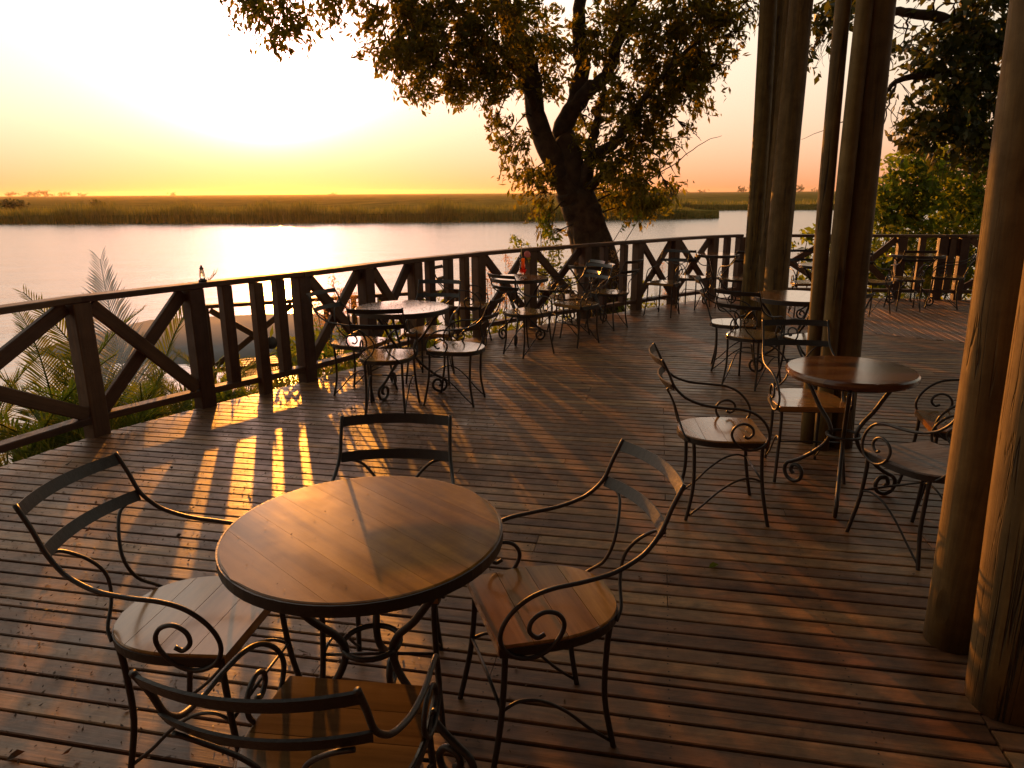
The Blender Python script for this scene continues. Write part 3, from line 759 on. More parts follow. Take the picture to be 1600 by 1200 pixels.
pole(2.200, 4.55, .100, .090, (-.16, .0), 'thick dark rightmost pole of the middle cluster')
pole(1.640, 2.36, .092, .086, (-.12, .0), 'near right pole with a bright orange sunlit left side and a long crack')
pole(1.635, 2.03, .106, .098, (-.18, .0), 'nearest pole at the right edge of the photograph')
def roof():
    root = empty('thatched_roof'); tag(root, 'thatched roof over the right side of the deck, carried by the poles', 'roof')
    x0, x1, y0, y1 = 1.0, 9.0, -4.5, 9.7
    v = [(x0, y0, 4.9), (x0, y1, 4.9), (x1, y1, 6.8), (x1, y0, 6.8)]; v += [(x, y, zz + .3) for x, y, zz in v]
    f = [(0, 1, 2, 3), (7, 6, 5, 4), (0, 4, 5, 1), (1, 5, 6, 2), (2, 6, 7, 3), (3, 7, 4, 0)]
    link('thatch', mesh('thatch', v, f), M_THATCH, root)
    for y in (-3, 2.2, 4.6, 9.0): beam('rafter', (x0 + .1, y, 4.84), (x1, y, 6.7), .12, .12, M_POLE, root)
roof()
def lodge_blocker():  # unseen walls and roof, added to shut out sky light from behind the camera
    root = empty('lodge_blocker', (0, -6, 0)); tag(root, 'dark timber walls and roof added out of view behind the camera to block light', 'light blocker')
    inv = Matrix.Translation((0, 6, 0))
    for i in range(24):
        x = -9 + i * .78
        o = link('blocker_board', mesh('blocker_board', *box_vf(.765, .05, 5.2, c=(x, -6, 2.4))), M_RAIL, root); o.matrix_parent_inverse = inv
    o = link('blocker_side', mesh('blocker_side', *box_vf(.06, 9.0, 5.6, c=(9.5, -1.5, 2.6))), M_RAIL, root); o.matrix_parent_inverse = inv
    v = [(-9, -6.5, 5.6), (-9, 1.2, 4.8), (.98, 1.2, 4.8), (.98, -6.5, 5.6)]; v += [(x, y, zz + .3) for x, y, zz in v]
    f = [(0, 1, 2, 3), (7, 6, 5, 4), (0, 4, 5, 1), (1, 5, 6, 2), (2, 6, 7, 3), (3, 7, 4, 0)]
    o = link('blocker_roof', mesh('blocker_roof', v, f), M_THATCH, root); o.matrix_parent_inverse = inv
lodge_blocker()

# ------------------------------------------------------------------ leaves and trees
def leaf_arrays(C, Dn, size, asp):
    """diamond leaves: C centres (n,3), Dn directions (n,3), size (n,)"""
    n = len(C); up = rng.normal(0, 1, (n, 3)); W = np.cross(Dn, up); W /= np.linalg.norm(W, axis=1)[:, None] + 1e-9
    h = size[:, None] * .5; w = (size * asp)[:, None] * .5
    fold = np.cross(W, Dn) * w * .35
    V = np.stack([C - Dn * h, C + W * w + fold - Dn * h * .1, C + Dn * h, C - W * w + fold - Dn * h * .1], 1)
    return V.reshape(-1, 3), np.arange(n * 4).reshape(-1, 4)
def crown(name, blobs, mat, parent, size=.10, asp=.34, droop=.5, clump=26, spread=.14):
    """blobs: (x,y,z, rx,ry,rz, leaf count); leaves sit in sprays so that gaps stay open"""
    Cs, Ds = [], []
    for x, y, zz, rx, ry, rz, n in blobs:
        k = max(1, n // clump)
        q = rng.normal(0, 1, (k, 3)); q /= np.linalg.norm(q, axis=1)[:, None]; q *= rng.random((k, 1)) ** .45
        cen = np.array([x, y, zz]) + q * np.array([rx, ry, rz])
        ax = q * 1.0 + rng.normal(0, .5, (k, 3)); ax[:, 2] -= droop; ax /= np.linalg.norm(ax, axis=1)[:, None]
        t = rng.uniform(-1, 1, (k, clump)); off = rng.normal(0, .045, (k, clump, 3))
        L = spread * rng.uniform(.7, 1.7, k)
        P = cen[:, None, :] + ax[:, None, :] * (t * L[:, None])[:, :, None] + off * (size / .1)
        d = ax[:, None, :] * .8 + rng.normal(0, .55, (k, clump, 3)); d[:, :, 2] -= droop * .4; d /= np.linalg.norm(d, axis=2)[:, :, None]
        Cs.append(P.reshape(-1, 3)); Ds.append(d.reshape(-1, 3))
    C, Dn = np.concatenate(Cs), np.concatenate(Ds)
    V, F = leaf_arrays(C, Dn, size * rng.uniform(.45, 1.5, len(C)), asp)
    o = link(name, npmesh(name, V, F), mat, parent); return o
def limb_vf(vf, pts, r0, r1, sides=9, n=6, wob=.02):
    pth = smooth_path(pts, n); m = len(pth)
    for i in range(1, m - 1): pth[i] = pth[i] + Vector((rnd.gauss(0, wob * .4), rnd.gauss(0, wob * .4), rnd.gauss(0, wob * .3)))
    sweep(pth, [r0 + (r1 - r0) * (i / (m - 1)) ** .8 for i in range(m)], sides, vf=vf)
def twigs_to(vf, anchors, blobs, r=.022):
    for b in blobs:
        c = Vector(b[:3]); a = min(anchors, key=lambda q: (q - c).length)
        if (a - c).length < .2: continue
        mid = (a + c) / 2 + Vector((rnd.uniform(-.15, .15), rnd.uniform(-.15, .15), rnd.uniform(0, .25)))
        limb_vf(vf, [a, mid, c], r, .006, 6, 4, .02)
        for _ in range(7):
            e = c + Vector((rnd.uniform(-1, 1) * b[3], rnd.uniform(-1, 1) * b[4], rnd.uniform(-1, .6) * b[5])) * .9
            limb_vf(vf, [mid.lerp(c, .6), (c + e) / 2 + Vector((0, 0, .05)), e], r * .45, .003, 5, 3, .02)
def big_tree():
    root = empty('river_tree', (1.35, 11.7, -1.3)); tag(root, 'big leaning tree with dark forked trunk behind the railing, dense small leaves', 'tree')
    # skeleton in world coordinates (x, y, z)
    K = lambda px, py, dy=0: tuple(pix(px, py, 11.8 + dy))
    vf = ([], [])
    L = {}
    L['trunk'] = [(1.52, 11.75, -1.4), (1.47, 11.75, -.2), K(922, 379), K(909, 328), K(893, 296)]
    L['left'] = [K(905, 320), K(873, 266), K(840, 190), K(827, 102), K(801, 31), (-.5, 11.6, 5.0), (-1.3, 11.2, 6.3)]
    L['left2'] = [K(822, 90), K(791, 40, -.3), K(765, -8, -.6), (-1.6, 10.9, 5.1), (-2.9, 10.5, 5.7)]
    L['left3'] = [K(838, 180), K(815, 120, -.4), K(760, 60, -.8), K(700, 0, -1.1), (-2.6, 10.2, 5.1), (-4.2, 9.9, 5.0)]
    L['mid'] = [K(900, 310), K(893, 250), K(880, 205, .2), K(899, 159, .2), K(909, 102, .3), K(904, 31, .3), (1.2, 12.2, 5.2), (1.3, 12.3, 7.0)]
    L['right'] = [K(892, 175, .2), K(920, 140), K(950, 113), K(970, 51, -.2), K(991, 0, -.3), (2.5, 11.2, 5.4), (3.3, 11.0, 6.4)]
    L['right2'] = [K(905, 300), K(925, 250, -.2), K(960, 222, -.3), K(981, 190, -.5), K(1010, 150, -.7), K(1050, 100, -.9)]
    L['right3'] = [K(918, 250), K(930, 200), K(937, 165), K(950, 120)]
    L['low'] = [K(905, 310), K(940, 275, -.3), K(985, 240, -.4)]
    rr = dict(trunk=(.37, .28), left=(.215, .07), left2=(.10, .03), left3=(.08, .02), mid=(.22, .06), right=(.14, .04), right2=(.13, .03), right3=(.09, .04), low=(.10, .04))
    for k, p in L.items(): limb_vf(vf, p, *rr[k], 12 if k in ('trunk', 'left', 'mid') else 8, 6, .03)
    # buttress fold beside the trunk
    limb_vf(vf, [(1.28, 11.6, -1.4), (1.22, 11.6, .1), K(905, 330, -.15), K(880, 275, -.1)], .20, .11, 10, 6, .03)
    limb_vf(vf, [(1.75, 11.7, -1.4), (1.66, 11.7, .3), K(925, 330, -.05), K(905, 270, .1)], .18, .10, 10, 6, .03)
    anch = [Vector(q) for p in L.values() for q in smooth_path(p, 3)]
    B = lambda px, py, r_, n, dy=0, sq=1.0: (*pix(px, py, 11.6 + dy), r_ / 95 , .75, r_ / 95 * sq, int(n * .9))
    blobs = [B(420, 10, 50, 900, -1.6), B(440, 42, 26, 350, -1.6, 1.2), B(385, 8, 30, 350, -1.6), B(500, -25, 60, 900, -1.3), B(560, -25, 55, 900, -1.2),
             B(625, 45, 52, 1700, -1), B(640, 105, 36, 800, -1, 1.2), B(652, 140, 12, 160, -1, 1.6), B(690, 85, 50, 1500, -1), B(615, 80, 30, 420, -1),
             B(690, 20, 60, 1700, -1), B(745, 60, 55, 1600, -.8), B(745, 125, 36, 750, -.6), B(715, 145, 26, 380, -.6), B(785, 110, 40, 900, -.6), B(775, 160, 20, 200, -.5),
             B(800, 20, 60, 1500, -.6), B(850, 60, 55, 1200, .4), B(850, 135, 40, 700, .3), B(795, 215, 26, 260, -.3, 1.2), B(815, 235, 20, 160, -.3), B(770, 195, 14, 90, -.3),
             B(820, 275, 30, 420, -.2), B(845, 310, 24, 260, -.2), B(860, 265, 24, 240, .3), B(850, 345, 18, 130, -.1, 1.8), B(866, 365, 14, 90, -.1),
             B(935, 60, 50, 1100, .3), B(960, 20, 60, 1300, .2), B(1010, 60, 55, 1500, -.2), B(1060, 40, 55, 1500, -.5), B(1095, 90, 40, 1000, -.6), B(1125, 105, 18, 200, -.6),
             B(1040, 120, 50, 1400, -.5), B(1075, 150, 38, 700, -.6), B(985, 150, 45, 1100, -.2), B(1030, 180, 36, 650, -.5), B(1000, 215, 40, 800, -.4), B(960, 180, 34, 500, .2),
             B(965, 260, 44, 1150, -.3), B(1000, 290, 36, 700, -.4), B(945, 300, 34, 500, .7), B(985, 320, 24, 300, .3), B(905, 240, 30, 380, .4), B(915, 190, 26, 260, .5),
             B(1010, 315, 28, 420, .4), B(965, 310, 36, 520, .6), B(1045, 295, 18, 150, -.2), B(1050, 225, 24, 90, -.5), B(1035, 255, 20, 70, -.5), B(1075, 205, 16, 40, -.5), B(1120, 30, 40, 800, -.7), B(1100, -10, 60, 1000, -.7), B(1165, 15, 24, 220, -.9), B(1150, 55, 14, 70, -.9)]
    # the part of the crown above the frame
    for x, y, zz, r_, n in ((-3.6, 10.4, 5.9, 1.0, 1100), (-2.4, 10.8, 7.2, 1.3, 8400), (-2.3, 10.3, 6.0, 1.1, 6400), (-.6, 11.4, 7.0, 1.5, 11000), (-1.3, 10.6, 8.4, 1.5, 11000), (-.2, 10.4, 9.6, 1.7, 10000), (1.2, 12, 7.8, 1.7, 9000), (1.6, 10.6, 9.4, 1.7, 9000), (3.0, 11.2, 7.0, 1.5, 7000), (0.4, 11.6, 5.6, 1.1, 4500), (2.2, 11.4, 5.6, 1.0, 3600), (-1.6, 10.9, 5.6, 1.0, 4600), (-4.7, 9.9, 5.0, .7, 600)):
        blobs.append((x, y, zz, r_, r_ * .8, r_ * .75, n))
    twigs_to(vf, anch, blobs)
    o = link('trunk', mesh('trunk', vf[0], vf[1], True), M_BARK, root)
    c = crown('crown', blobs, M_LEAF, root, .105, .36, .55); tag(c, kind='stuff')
    for q in (o, c): q.matrix_parent_inverse = Matrix.Translation((-1.35, -11.7, 1.3))
    # thin runaway branch with yellow leaves on the right
    vf2 = ([], []); y0 = 11.0
    limb_vf(vf2, [K(985, 300, -.5), K(1050, 258, -.6), K(1100, 222, -.7), K(1128, 212, -.7)], .012, .003, 5, 5, .02)
    limb_vf(vf2, [K(1000, 290, -.5), K(1040, 255, -.6), K(1075, 200, -.7)], .010, .003, 5, 5, .02)
    tw = link('twig', mesh('twig', *vf2), M_BARK, root); tw.matrix_parent_inverse = Matrix.Translation((-1.35, -11.7, 1.3))
# pixel helper: a point of the place at depth y seen at (px, py) in the 1600 x 1200 photograph, used to lay out plants
TH, RO = R(14.95), R(.349)
def pix(px, py, Y):
    u, v_ = (px - 800) / 1120, (600 - py) / 1120; ul = u * math.cos(RO) + v_ * math.sin(RO); vl = -u * math.sin(RO) + v_ * math.cos(RO)
    d = Vector((ul, math.cos(TH) + vl * math.sin(TH), -math.sin(TH) + vl * math.cos(TH))); return Vector((0, 0, EYE)) + d * (Y / d.y)
big_tree()
def right_tree():
    root = empty('shade_tree', (9.6, 13.0, -1.2)); tag(root, 'dark broad leaved tree at the right with bare hanging twigs and long horizontal limbs', 'tree')
    K = lambda px, py, dy=0: tuple(pix(px, py, 12.8 + dy)); vf = ([], [])
    limb_vf(vf, [(9.6, 13, -1.3), (9.5, 13, 1), (9.3, 12.9, 3.2), (9.4, 12.8, 6)], .34, .18, 10)
    limb_vf(vf, [(9.35, 12.9, 3.3), K(1570, 78), K(1510, 48), K(1470, 28), K(1420, 20), K(1370, 14), K(1310, -10)], .15, .045, 9)
    limb_vf(vf, [(9.35, 12.9, 3.0), K(1560, 128), K(1500, 116), K(1440, 118), K(1400, 128), K(1380, 150)], .11, .03, 8)
    for a, b, c in (((1460, 26), (1455, -5), (1440, -30)), ((1490, 42), (1492, 10), (1488, -30)), ((1420, 20), (1415, 55), (1400, 90)), ((1400, 128), (1385, 170), (1378, 215)), ((1395, 20), (1380, 60), (1395, 110)), ((1450, 30), (1480, 5), (1540, 8)), ((1370, 20), (1410, 45), (1440, 40))):
        limb_vf(vf, [K(*a), K(*b, -.2), K(*c, -.3)], .022, .006, 6, 5, .03)
    for i in range(26):     # bare drooping twigs
        x = rnd.uniform(1375, 1470); y = rnd.choice((25, 130, 150, 200)) + rnd.uniform(-10, 20); l = rnd.uniform(30, 90)
        limb_vf(vf, [K(x, y), K(x + rnd.uniform(-15, 25), y + l * .5, -.2), K(x + rnd.uniform(-30, 50), y + l, -.3)], .008, .003, 5, 4, .02)
    for i in range(9):
        x = rnd.uniform(1275, 1310); limb_vf(vf, [K(x, 55), K(x - 10, 75), K(x - 25 + rnd.uniform(-10, 20), 105)], .007, .002, 5, 4, .02)
    limb_vf(vf, [K(1320, 190), K(1290, 202), K(1252, 218)], .010, .003, 5, 5, .03)
    B = lambda px, py, r_, n, dy=0, sq=1.0: (*pix(px, py, 12.6 + dy), r_ / 88, .7, r_ / 88 * sq, int(n * .5))
    bl = [B(1285, 25, 26, 330, -.5), B(1275, 70, 14, 90, -.5, 1.6), B(1300, 40, 24, 260, -.5), B(1330, -20, 50, 500), B(1470, 75, 40, 700), B(1520, 85, 50, 1100), B(1540, 40, 40, 600), B(1555, 5, 40, 600), B(1440, 85, 28, 250),
          B(1500, 155, 46, 1000, -.3), B(1465, 165, 40, 700, -.3), B(1540, 165, 50, 1000), B(1450, 210, 34, 450, -.3), B(1425, 225, 20, 150, -.3), B(1490, 215, 44, 900, -.2), B(1530, 225, 44, 800), B(1385, 85, 20, 130), B(1410, 160, 18, 90), B(1500, 30, 26, 200), B(1470, -30, 70, 700), B(1580, 110, 60, 1200), B(1590, 220, 60, 1000)]
    twigs_to(vf, [Vector(p) for p in vf[0][::40]], bl, .016)
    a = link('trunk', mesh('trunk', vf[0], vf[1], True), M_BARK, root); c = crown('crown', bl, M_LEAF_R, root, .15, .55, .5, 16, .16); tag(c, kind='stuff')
    for q in (a, c): q.matrix_parent_inverse = Matrix.Translation((-9.6, -13.0, 1.2))
right_tree()
def bush(loc, blobs, label, mat, size=.12, asp=.45, droop=.2, cat='bush', name='bush', group=None, stems=True):
    root = empty(name, loc); tag(root, label, cat, group)
    c = crown('crown', blobs, mat, root, size, asp, droop, 18, size * 1.4); tag(c, kind='stuff'); inv = Matrix.Translation((-loc[0], -loc[1], -loc[2])); c.matrix_parent_inverse = inv
    if stems:
        vf = ([], []); b0 = Vector(loc)
        for b in blobs: limb_vf(vf, [b0, b0.lerp(Vector(b[:3]), .5) + Vector((rnd.uniform(-.1, .1), rnd.uniform(-.1, .1), .1)), Vector(b[:3])], size * .2, size * .05, 6, 4, size * .1)
        s = link('stem', mesh('stem', *vf, True), M_BARK, root); s.matrix_parent_inverse = inv
def B2(px, py, Y, r_, n, sq=1.0): 
    p = pix(px, py, Y); k = r_ * Y / 1120; return (p.x, p.y, p.z, k, k * 1.1, k * sq, int(n * (.6 if Y < 100 else 1)))
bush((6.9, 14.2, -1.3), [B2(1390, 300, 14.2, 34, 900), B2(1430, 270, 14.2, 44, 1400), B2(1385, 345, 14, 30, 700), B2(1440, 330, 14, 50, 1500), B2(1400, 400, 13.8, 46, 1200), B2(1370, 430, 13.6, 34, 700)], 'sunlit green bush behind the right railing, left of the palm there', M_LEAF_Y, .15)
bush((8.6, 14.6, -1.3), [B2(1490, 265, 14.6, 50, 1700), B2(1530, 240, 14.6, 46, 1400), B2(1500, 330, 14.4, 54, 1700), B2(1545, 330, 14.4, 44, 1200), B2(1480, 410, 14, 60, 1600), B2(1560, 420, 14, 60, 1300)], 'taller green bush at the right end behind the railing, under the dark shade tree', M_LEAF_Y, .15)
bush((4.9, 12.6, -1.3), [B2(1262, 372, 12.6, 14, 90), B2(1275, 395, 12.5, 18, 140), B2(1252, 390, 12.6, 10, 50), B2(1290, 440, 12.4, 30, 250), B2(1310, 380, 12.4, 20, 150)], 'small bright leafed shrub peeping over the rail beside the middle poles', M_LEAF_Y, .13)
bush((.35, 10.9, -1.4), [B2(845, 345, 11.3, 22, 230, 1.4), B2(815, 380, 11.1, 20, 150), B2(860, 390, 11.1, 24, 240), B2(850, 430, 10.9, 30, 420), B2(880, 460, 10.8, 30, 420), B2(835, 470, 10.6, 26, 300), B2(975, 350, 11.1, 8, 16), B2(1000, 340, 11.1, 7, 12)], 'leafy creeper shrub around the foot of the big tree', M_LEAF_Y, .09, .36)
for (x, y, zt, r_, lab) in ((-2.05, 7.15, .30, .42, 'leafy shrub behind the crossed brace left of the speckled table'), (-1.55, 7.75, .42, .46, 'leafy shrub behind the railing post beside the speckled table'), (-1.05, 8.5, .30, .45, 'leafy shrub behind the railing right of the speckled table'), (-2.75, 6.55, .05, .40, 'low leafy shrub behind the three upright balusters'), (-.3, 9.35, .15, .42, 'leafy shrub below the cocktail table, behind the railing'), (2.1, 11.4, .0, .40, 'low leafy shrub behind the railing right of the big tree')):
    bush((x, y, -1.5), [(x, y, zt - r_ * .7, r_, r_ * .8, r_ * .8, 520), (x + .1, y + .1, zt - r_ * 2.0, r_ * 1.2, r_, r_, 620), (x - .2, y, zt - r_ * 3.0, r_ * 1.2, r_, r_ * .8, 380)], lab, M_LEAF_Y, .10, .30, -.3)
# shrubs and trees out on the floodplain
def far_bush(px, py, Y, w, h, label, cat='bush', name='bush', n=500, group=None):
    p = pix(px, py, Y); base = WATER + 1.3
    bl = []
    for k in range(6):
        bl.append((p.x + rnd.uniform(-.6, .6) * w, Y + rnd.uniform(-.3, .3) * w, base + h * rnd.uniform(.3, .72), w * .5, w * .45, h * .34, n // 2))
    s = max(.35, h * .15)
    bush((p.x, Y, base - .2), bl, label, M_LEAF_R, s, .6, 0, cat, name, group)
far_bush(25, 322, 150, 3.0, 2.6, 'dark round bush on the grassy plain at the far left edge')
far_bush(155, 318, 165, 2.6, 2.4, 'dark round bush on the grassy plain right of the one at the left edge')
far_bush(1030, 303, 150, 3.2, 4.4, 'dark bush rising above the reeds just right of the big trunk')
far_bush(985, 300, 160, 3.4, 3.8, 'low dark bush half hidden behind the lower right leaves of the big tree')
GF = 'distant trees on the left horizon'
for i, (px, w, h) in enumerate(((18, 10, 9), (42, 13, 11), (58, 15, 13), (70, 11, 12), (100, 12, 10), (128, 9, 8))):
    far_bush(px, 302, 1500 + i * 40, w * 1.6, h * 1.15, 'tiny hazy tree in the row on the left horizon', 'tree', 'distant_tree', 160, GF)
GF2 = 'distant trees on the right horizon'
for i, (px, w, h) in enumerate(((1068, 12, 8), (1095, 12, 7), (1160, 10, 12), (1248, 9, 13), (1275, 12, 8), (520, 8, 7), (270, 9, 8))):
    far_bush(px, 300, 1300 + i * 50, w * 1.2, h * 1.1, 'tiny hazy tree in the scattered row on the right horizon' if px > 900 else 'lone tiny tree on the horizon left of the big tree', 'tree', 'distant_tree', 140, GF2 if px > 900 else 'lone distant trees')

# ------------------------------------------------------------------ palms below the left railing
def frond_mesh(L, arch, nl=46, leaf=.42):
    """one feather frond along +x, arching down; returns (rachis + leaflets)"""
    v, f = [], []; path = []
    n = 18; x = zz = 0.0; a = arch[0]
    for i in range(n + 1):
        path.append(Vector((x, 0, zz))); a2 = arch[0] + (arch[1] - arch[0]) * (i / n) ** 1.3
        x += math.cos(a2) * L / n; zz += math.sin(a2) * L / n
    sweep(path, [.013 * (1 - .85 * i / n) + .002 for i in range(n + 1)], 6, vf=(v, f))
    for i in range(nl):
        t = .16 + .84 * (i + .5) / nl; k = t * n; j = min(n - 1, int(k)); p = path[j].lerp(path[j + 1], k - j); d = (path[j + 1] - path[j]).normalized()
        upv = Vector((-d.z, 0, d.x)); ll = leaf * (.35 + .65 * math.sin(math.pi * min(1, (t + .05) ** .8))) * rnd.uniform(.88, 1.08)
        for s in (-1, 1):
            dirn = (d * (.55 + .5 * t) + Vector((0, s, 0)) * (.95 - .4 * t) + upv * rnd.uniform(.12, .34)).normalized()
            mid = p + dirn * ll * .5; tip = p + dirn * ll + Vector((0, 0, -ll * rnd.uniform(.02, .16)))
            wv_ = d * (.017 if t < .9 else .010); b = len(v)
            v += [p - wv_ * .5, p + wv_ * .5, mid + wv_, tip, mid - wv_]; f += [(b, b + 1, b + 2, b + 4), (b + 4, b + 2, b + 3)]
    return mesh('frond', v, f)
FR = [frond_mesh(2.3, (R(75), R(25)), 52, .40), frond_mesh(2.0, (R(62), R(-12)), 46, .42), frond_mesh(1.8, (R(48), R(-35)), 42, .40), frond_mesh(2.7, (R(88), R(66)), 60, .60)]
GPm = 'feather palms below the left railing'
def palm(x, y, zb, n, label, fixed=(), sc=1.0, group=GPm):
    root = empty('palm', (x, y, zb)); tag(root, label, 'palm', group)
    link('trunk', lathe('trunk', [(.11, -.6), (.13, -.1), (.12, .05), (.06, .18), (.02, .24)], 12), M_BARK, root)
    for i in range(n):
        k = i % 3; o = link('frond', FR[k], M_PALM, root)
        a = i * 2.399 + rnd.uniform(-.3, .3)
        if i < len(fixed): a, k2, tilt, s_ = fixed[i]; o.data = FR[k2]; o.rotation_euler = (rnd.uniform(-.2, .2), R(tilt), R(a)); o.scale = (s_,) * 3
        else: o.rotation_euler = (rnd.uniform(-.3, .3), rnd.uniform(-.15, .25), a); s_ = sc * rnd.uniform(.8, 1.1); o.scale = (s_,) * 3
        o.location = (0, 0, .12)
palm(-3.61, 6.75, -1.32, 18, 'palm with the tallest frond standing above the left railing', ((103, 3, 0, .86), (50, 0, -9, 1.03), (20, 0, 14, .92), (-60, 0, 10, .9)), .95)
palm(-4.35, 5.55, -1.5, 15, 'palm at the left edge behind the first crossed brace', (), .95)
palm(-5.4, 6.6, -1.7, 12, 'palm furthest left, low over the mud bank', (), .9)
palm(-3.05, 7.75, -1.5, 14, 'palm behind the upright balusters of the left railing', (), .8)
palm(-2.45, 8.30, -1.7, 12, 'palm between the lower landing and the railing', (), .75)
palm(-3.7, 5.15, -1.25, 14, 'palm close behind the leftmost crossed brace, low and spreading', (), .72)
palm(-3.25, 6.2, -1.15, 14, 'palm right behind the second crossed brace, dense low fronds', (), .66)
palm(-4.9, 4.4, -1.4, 13, 'palm at the very left edge of the photograph, fronds reaching above the bottom rail', (), .85)
palm(-3.30, 5.62, -1.05, 14, 'bright palm pressed against the railing behind the second crossed brace', (), .60)
palm(-2.85, 6.55, -1.05, 14, 'palm tucked against the railing left of the upright balusters', (), .58)
palm(-4.2, 6.3, -1.1, 14, 'palm between the tallest frond and the far left palm, arching fronds', (), .85)
palm(-4.9, 8.2, -2.0, 12, 'palm lower down the bank beyond the tallest frond', (), .85)
palm(8.2, 14.0, -.6, 16, 'feather palm behind the far right railing among green bushes', (), 1.2, None)
palm(7.3, 13.2, -1.2, 12, 'smaller feather palm close behind the far right railing', (), .9, None)
# grass and reeds along the deck edge
def edge_grass():
    V, F, b = [], [], 0
    P = smooth_path([(*p, 0) for p in RAIL], 8); segs = len(P) - 1
    for i in range(26000):
        k = rnd.randrange(segs); p = P[k].lerp(P[k + 1], rnd.random()); t = (P[k + 1] - P[k]).normalized(); n = Vector((-t.y, t.x, 0))
        d = rnd.uniform(.25, 4.2); zb = -1.25 - max(0, d - 1.3) * .34
        c = p + n * d; c.z = zb; h = rnd.uniform(.5, 1.25) * (1 if d < 2.5 else .8)
        a = rnd.uniform(0, 6.28); w = Vector((math.cos(a), math.sin(a), 0)) * rnd.uniform(.006, .013); l = Vector((rnd.gauss(0, .22), rnd.gauss(0, .22), 0)) * h
        V += [c - w, c + w, c + l * .35 + w * .8 + Vector((0, 0, h * .6)), c + l + Vector((0, 0, h)), c + l * .35 - w * .8 + Vector((0, 0, h * .6))]
        F += [(b, b + 1, b + 2, b + 4), (b + 4, b + 2, b + 3)]; b += 5
    tag(link('bank_grass', mesh('bank_grass', V, F), M_REED), 'long rough grass on the bank below the railing', 'grass', kind='stuff')
edge_grass()
GR = 'flowering reeds behind the railing'
def reed(px, py, Y, label, hue=M_PLUME):
    tip = pix(px, py, Y); root = empty('reed_plant', (tip.x, Y, -1.6)); tag(root, label, 'reed', GR)
    vs = ([], []); pv, pf = [], []
    for k in range(7):
        b = Vector((rnd.uniform(-.1, .1), rnd.uniform(-.1, .1), 0)); h = tip.z + 1.6 - (rnd.uniform(0, .5) if k else 0); e = Vector((rnd.uniform(-.22, .22), rnd.uniform(-.22, .22), h)) if k else Vector((0, 0, h))
        limb_vf(vs, [b, b.lerp(e, .6) + Vector((rnd.uniform(-.04, .04), 0, 0)), e], .006, .003, 5, 4, .004)
        for j in range(70):
            c = e + Vector((rnd.gauss(0, .030), rnd.gauss(0, .030), rnd.uniform(-.13, .04))); d = Vector((rnd.gauss(0, 1), rnd.gauss(0, 1), rnd.uniform(.2, 1.2))).normalized() * rnd.uniform(.02, .045)
            w = d.orthogonal().normalized() * .005; q = len(pv); pv += [c - w, c + w, c + d]; pf.append((q, q + 1, q + 2))
        for j in range(6):
            c = b.lerp(e, rnd.uniform(.2, .75)); a = rnd.uniform(0, 6.28); d = Vector((math.cos(a) * .25, math.sin(a) * .25, rnd.uniform(.1, .35))); w = Vector((-math.sin(a), math.cos(a), 0)) * .009
            q = len(vs[0]); vs[0].extend([c - w, c + w, c + d]); vs[1].append((q, q + 1, q + 2))
    link('stem', mesh('stem', *vs), M_REED, root); tag(link('plume', mesh('plume', pv, pf), hue, root), kind='stuff')
for i, (px, py, Y) in enumerate(((520, 437, 8.0), (545, 450, 8.2), (505, 470, 7.7), (790, 395, 10.2), (800, 420, 9.9), (765, 410, 10.0), (960, 395, 11.2), (1035, 415, 11.7), (740, 425, 9.5), (835, 415, 10.3))):
    lab = ('pinkish plume stand behind the crossed brace left of the speckled table, tallest there', 'pinkish plume stand behind the speckled table, right of the tallest one', 'low pinkish plume stand at the railing post left of the speckled table',
           'pale reed plumes rising just over the rail left of the cocktail glass', 'pale reed plumes directly behind the cocktail glass', 'pale reed plumes behind the brace furthest left of the cocktail glass but one',
           'pale reed plumes just right of the big tree trunk', 'pale reed plumes behind the crossed brace well right of the tree trunk', 'pale reed plumes behind the balusters between speckled and cocktail tables', 'pale reed plumes right of the cocktail glass, left of the creeper shrub')[i]
    reed(px, py, Y, lab)

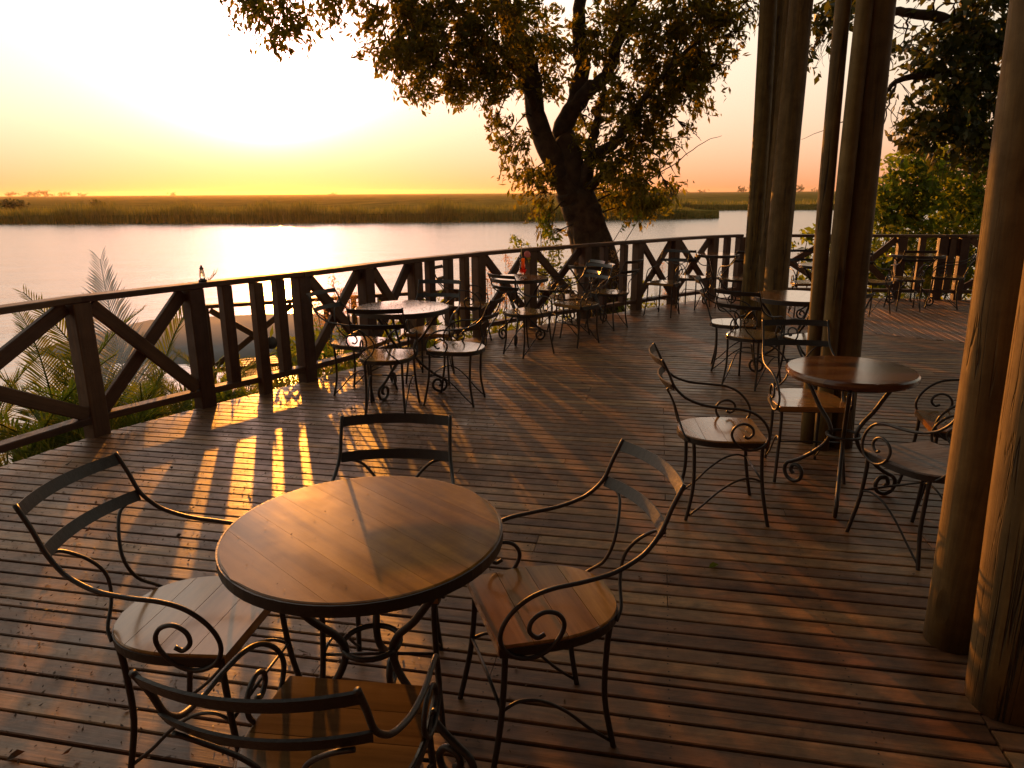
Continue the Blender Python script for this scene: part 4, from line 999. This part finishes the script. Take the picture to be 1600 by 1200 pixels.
# ------------------------------------------------------------------ small things
def cocktail(x, y, zz):
    root = empty('cocktail', (x, y, zz)); root.scale = (1.2, 1.2, 1.15); tag(root, 'tall glass of orange and red cocktail with straw and fruit slice on a round table', 'drink')
    g, t, p = new_mat('clear_glass'); gl = t.nodes.new('ShaderNodeBsdfGlossy'); gl.inputs['Roughness'].default_value = .05; tp = t.nodes.new('ShaderNodeBsdfTransparent'); fz = t.nodes.new('ShaderNodeFresnel'); mg = t.nodes.new('ShaderNodeMixShader')
    lk(t, fz.outputs[0], mg.inputs[0]); lk(t, tp.outputs[0], mg.inputs[1]); lk(t, gl.outputs[0], mg.inputs[2]); lk(t, mg.outputs[0], t.nodes['Material Output'].inputs[0])
    outer = [(.034, .0), (.035, .004), (.006, .012), (.006, .030), (.026, .050), (.033, .080), (.030, .115), (.025, .150), (.030, .185), (.036, .205)]
    link('glass', lathe('glass', outer + [(r_ - .002, z_) for r_, z_ in outer[:4:-1]], 20), g, root)
    m, t, p = new_mat('cocktail_drink'); c = t.nodes.new('ShaderNodeTexCoord'); s = t.nodes.new('ShaderNodeSeparateXYZ'); lk(t, c.outputs['Object'], s.inputs[0])
    col = ramp(t, mth(t, 'MULTIPLY', s.outputs[2], 5.0), [(.24, (.80, .03, .012)), (.45, (.92, .22, .02)), (.8, (.95, .42, .04))]); lk(t, col, p.inputs['Base Color']); p.inputs['Roughness'].default_value = .3
    tr = t.nodes.new('ShaderNodeBsdfTranslucent'); lk(t, col, tr.inputs[0]); mx = t.nodes.new('ShaderNodeMixShader'); mx.inputs[0].default_value = .8
    lk(t, p.outputs[0], mx.inputs[1]); lk(t, tr.outputs[0], mx.inputs[2]); lk(t, mx.outputs[0], t.nodes['Material Output'].inputs[0])
    link('drink', lathe('drink', [(.010, .048), (.024, .054), (.0305, .080), (.0275, .115), (.0225, .150), (.0275, .183)], 20), m, root)
    link('straw', tube('straw', [(-.005, 0, .09), (-.012, 0, .20), (-.016, 0, .275)], .0032, 7), plain('yellow_straw', (.75, .55, .20), .5), root)
    o = link('fruit_slice', lathe('fruit_slice', [(.030, -.004), (.033, 0), (.030, .004)], 20), plain('melon_slice', (.65, .13, .11), .4, 0, 40, (.75, .22, .18)), root); o.location = (.040, 0, .222); o.rotation_euler = (R(70), R(35), R(10))
    vl, fl = leaf_arrays(np.array([[.045, 0, .17], [.052, .01, .19], [.048, -.01, .15]]), np.array([[.6, 0, -.8], [.8, .1, -.5], [.3, -.2, -.9]]), np.array([.07, .06, .06]), .4)
    link('garnish_leaf', npmesh('garnish_leaf', vl, fl), M_LEAF_R, root)
cocktail(.13, 7.98, .737)
def lantern(x, y, zz):
    root = empty('lantern', (x, y, zz)); tag(root, 'small glass lantern standing on the left railing', 'lantern')
    g, t, p = new_mat('lantern_glass'); p.inputs['Transmission Weight'].default_value = .9; p.inputs['Roughness'].default_value = .15; p.inputs['Base Color'].default_value = (.95, .85, .7, 1)
    link('base', lathe('base', [(.030, 0), (.032, .012), (.022, .020), (.018, .026)], 14), M_IRON, root)
    link('chimney', lathe('chimney', [(.018, .026), (.022, .045), (.016, .085), (.013, .10)], 14), g, root)
    link('cap', lathe('cap', [(.017, .10), (.015, .108), (.007, .116), (.008, .125), (.002, .130)], 14), M_IRON, root)
lantern(-2.41, 5.62, .991)
def lamp(x, y, zz):
    root = empty('deck_lamp', (x, y, zz)); tag(root, 'small round dark lamp fixed to a baluster of the left railing', 'lamp')
    o = link('lamp_shade', lathe('lamp_shade', [(.020, -.05), (.040, -.045), (.052, -.01), (.054, .03), (.048, .034)], 18), M_IRON, root); o.rotation_euler = (R(80), 0, R(60))
    link('bracket', tube('bracket', [(-.06, .04, 0), (-.02, .02, .0), (0, 0, 0)], .009, 7), M_IRON, root)
lamp(-2.07, 6.02, .42)
tag(link('reed_stalk', tube('reed_stalk', [(1.30, 10.15, -1.3), (1.295, 10.13, .2), (1.29, 10.1, .93)], .012, 7), M_REED), 'single straight yellow stalk standing in front of the trunk behind the railing', 'reed')
def leaf_thing(x, y, s, a, label, mat, cat='leaf'):
    v = []; f = []
    for i, (u, w, h) in enumerate(((-.5, 0, .003), (-.2, .26, .006), (.15, .30, .012), (.5, 0, .004), (.15, -.30, .010), (-.2, -.26, .004), (0, 0, .002))): v.append((u * s, w * s, h + (.004 if 0 < i < 6 else 0)))
    f = [(6, i, (i + 1) % 6) for i in range(6)]
    o = link('fallen_leaf', mesh('fallen_leaf', v, f), mat); o.location = (x, y, .003); o.rotation_euler.z = a; tag(o, label, cat)
p = lambda px, py: (lambda d: Vector((0, 0, EYE)) + d)( (pix(px, py, 1.0) - Vector((0, 0, EYE))) * (EYE / (EYE - pix(px, py, 1.0).z)) )
q = p(1115, 887); leaf_thing(q.x, q.y, .055, .4, 'single green fallen leaf on the open boards right of the foreground table', M_LEAF_Y)
q = p(280, 840); leaf_thing(q.x, q.y, .034, 1.2, 'curled brown fallen leaf in the sunlit strip left of the foreground table', M_DRY)
q = p(268, 733); leaf_thing(q.x, q.y, .030, 2.2, 'small brown fallen leaf on shaded boards beyond the left foreground chair', M_DRY)
q = p(25, 1185); leaf_thing(q.x, q.y, .050, .7, 'dry stick like leaf curl at the bottom left corner', M_DRY)
print('planks', n_ind)

def haze():
    m = bpy.data.materials.new('evening_haze'); m.use_nodes = True; t = m.node_tree; t.nodes.clear()
    v = t.nodes.new('ShaderNodeVolumePrincipled'); v.inputs['Density'].default_value = HAZE; v.inputs['Anisotropy'].default_value = 0.72; v.inputs['Color'].default_value = (0.98, 0.80, 0.56, 1)
    o = t.nodes.new('ShaderNodeOutputMaterial'); lk(t, v.outputs[0], o.inputs['Volume'])
    me = mesh('haze', *box_vf(8000, 4900, 19, c=(0, 1700, 5.3)))
    tag(link('haze', me, m), 'thin warm evening haze over the floodplain', 'haze', kind='stuff')
HAZE = 0.00009
haze()
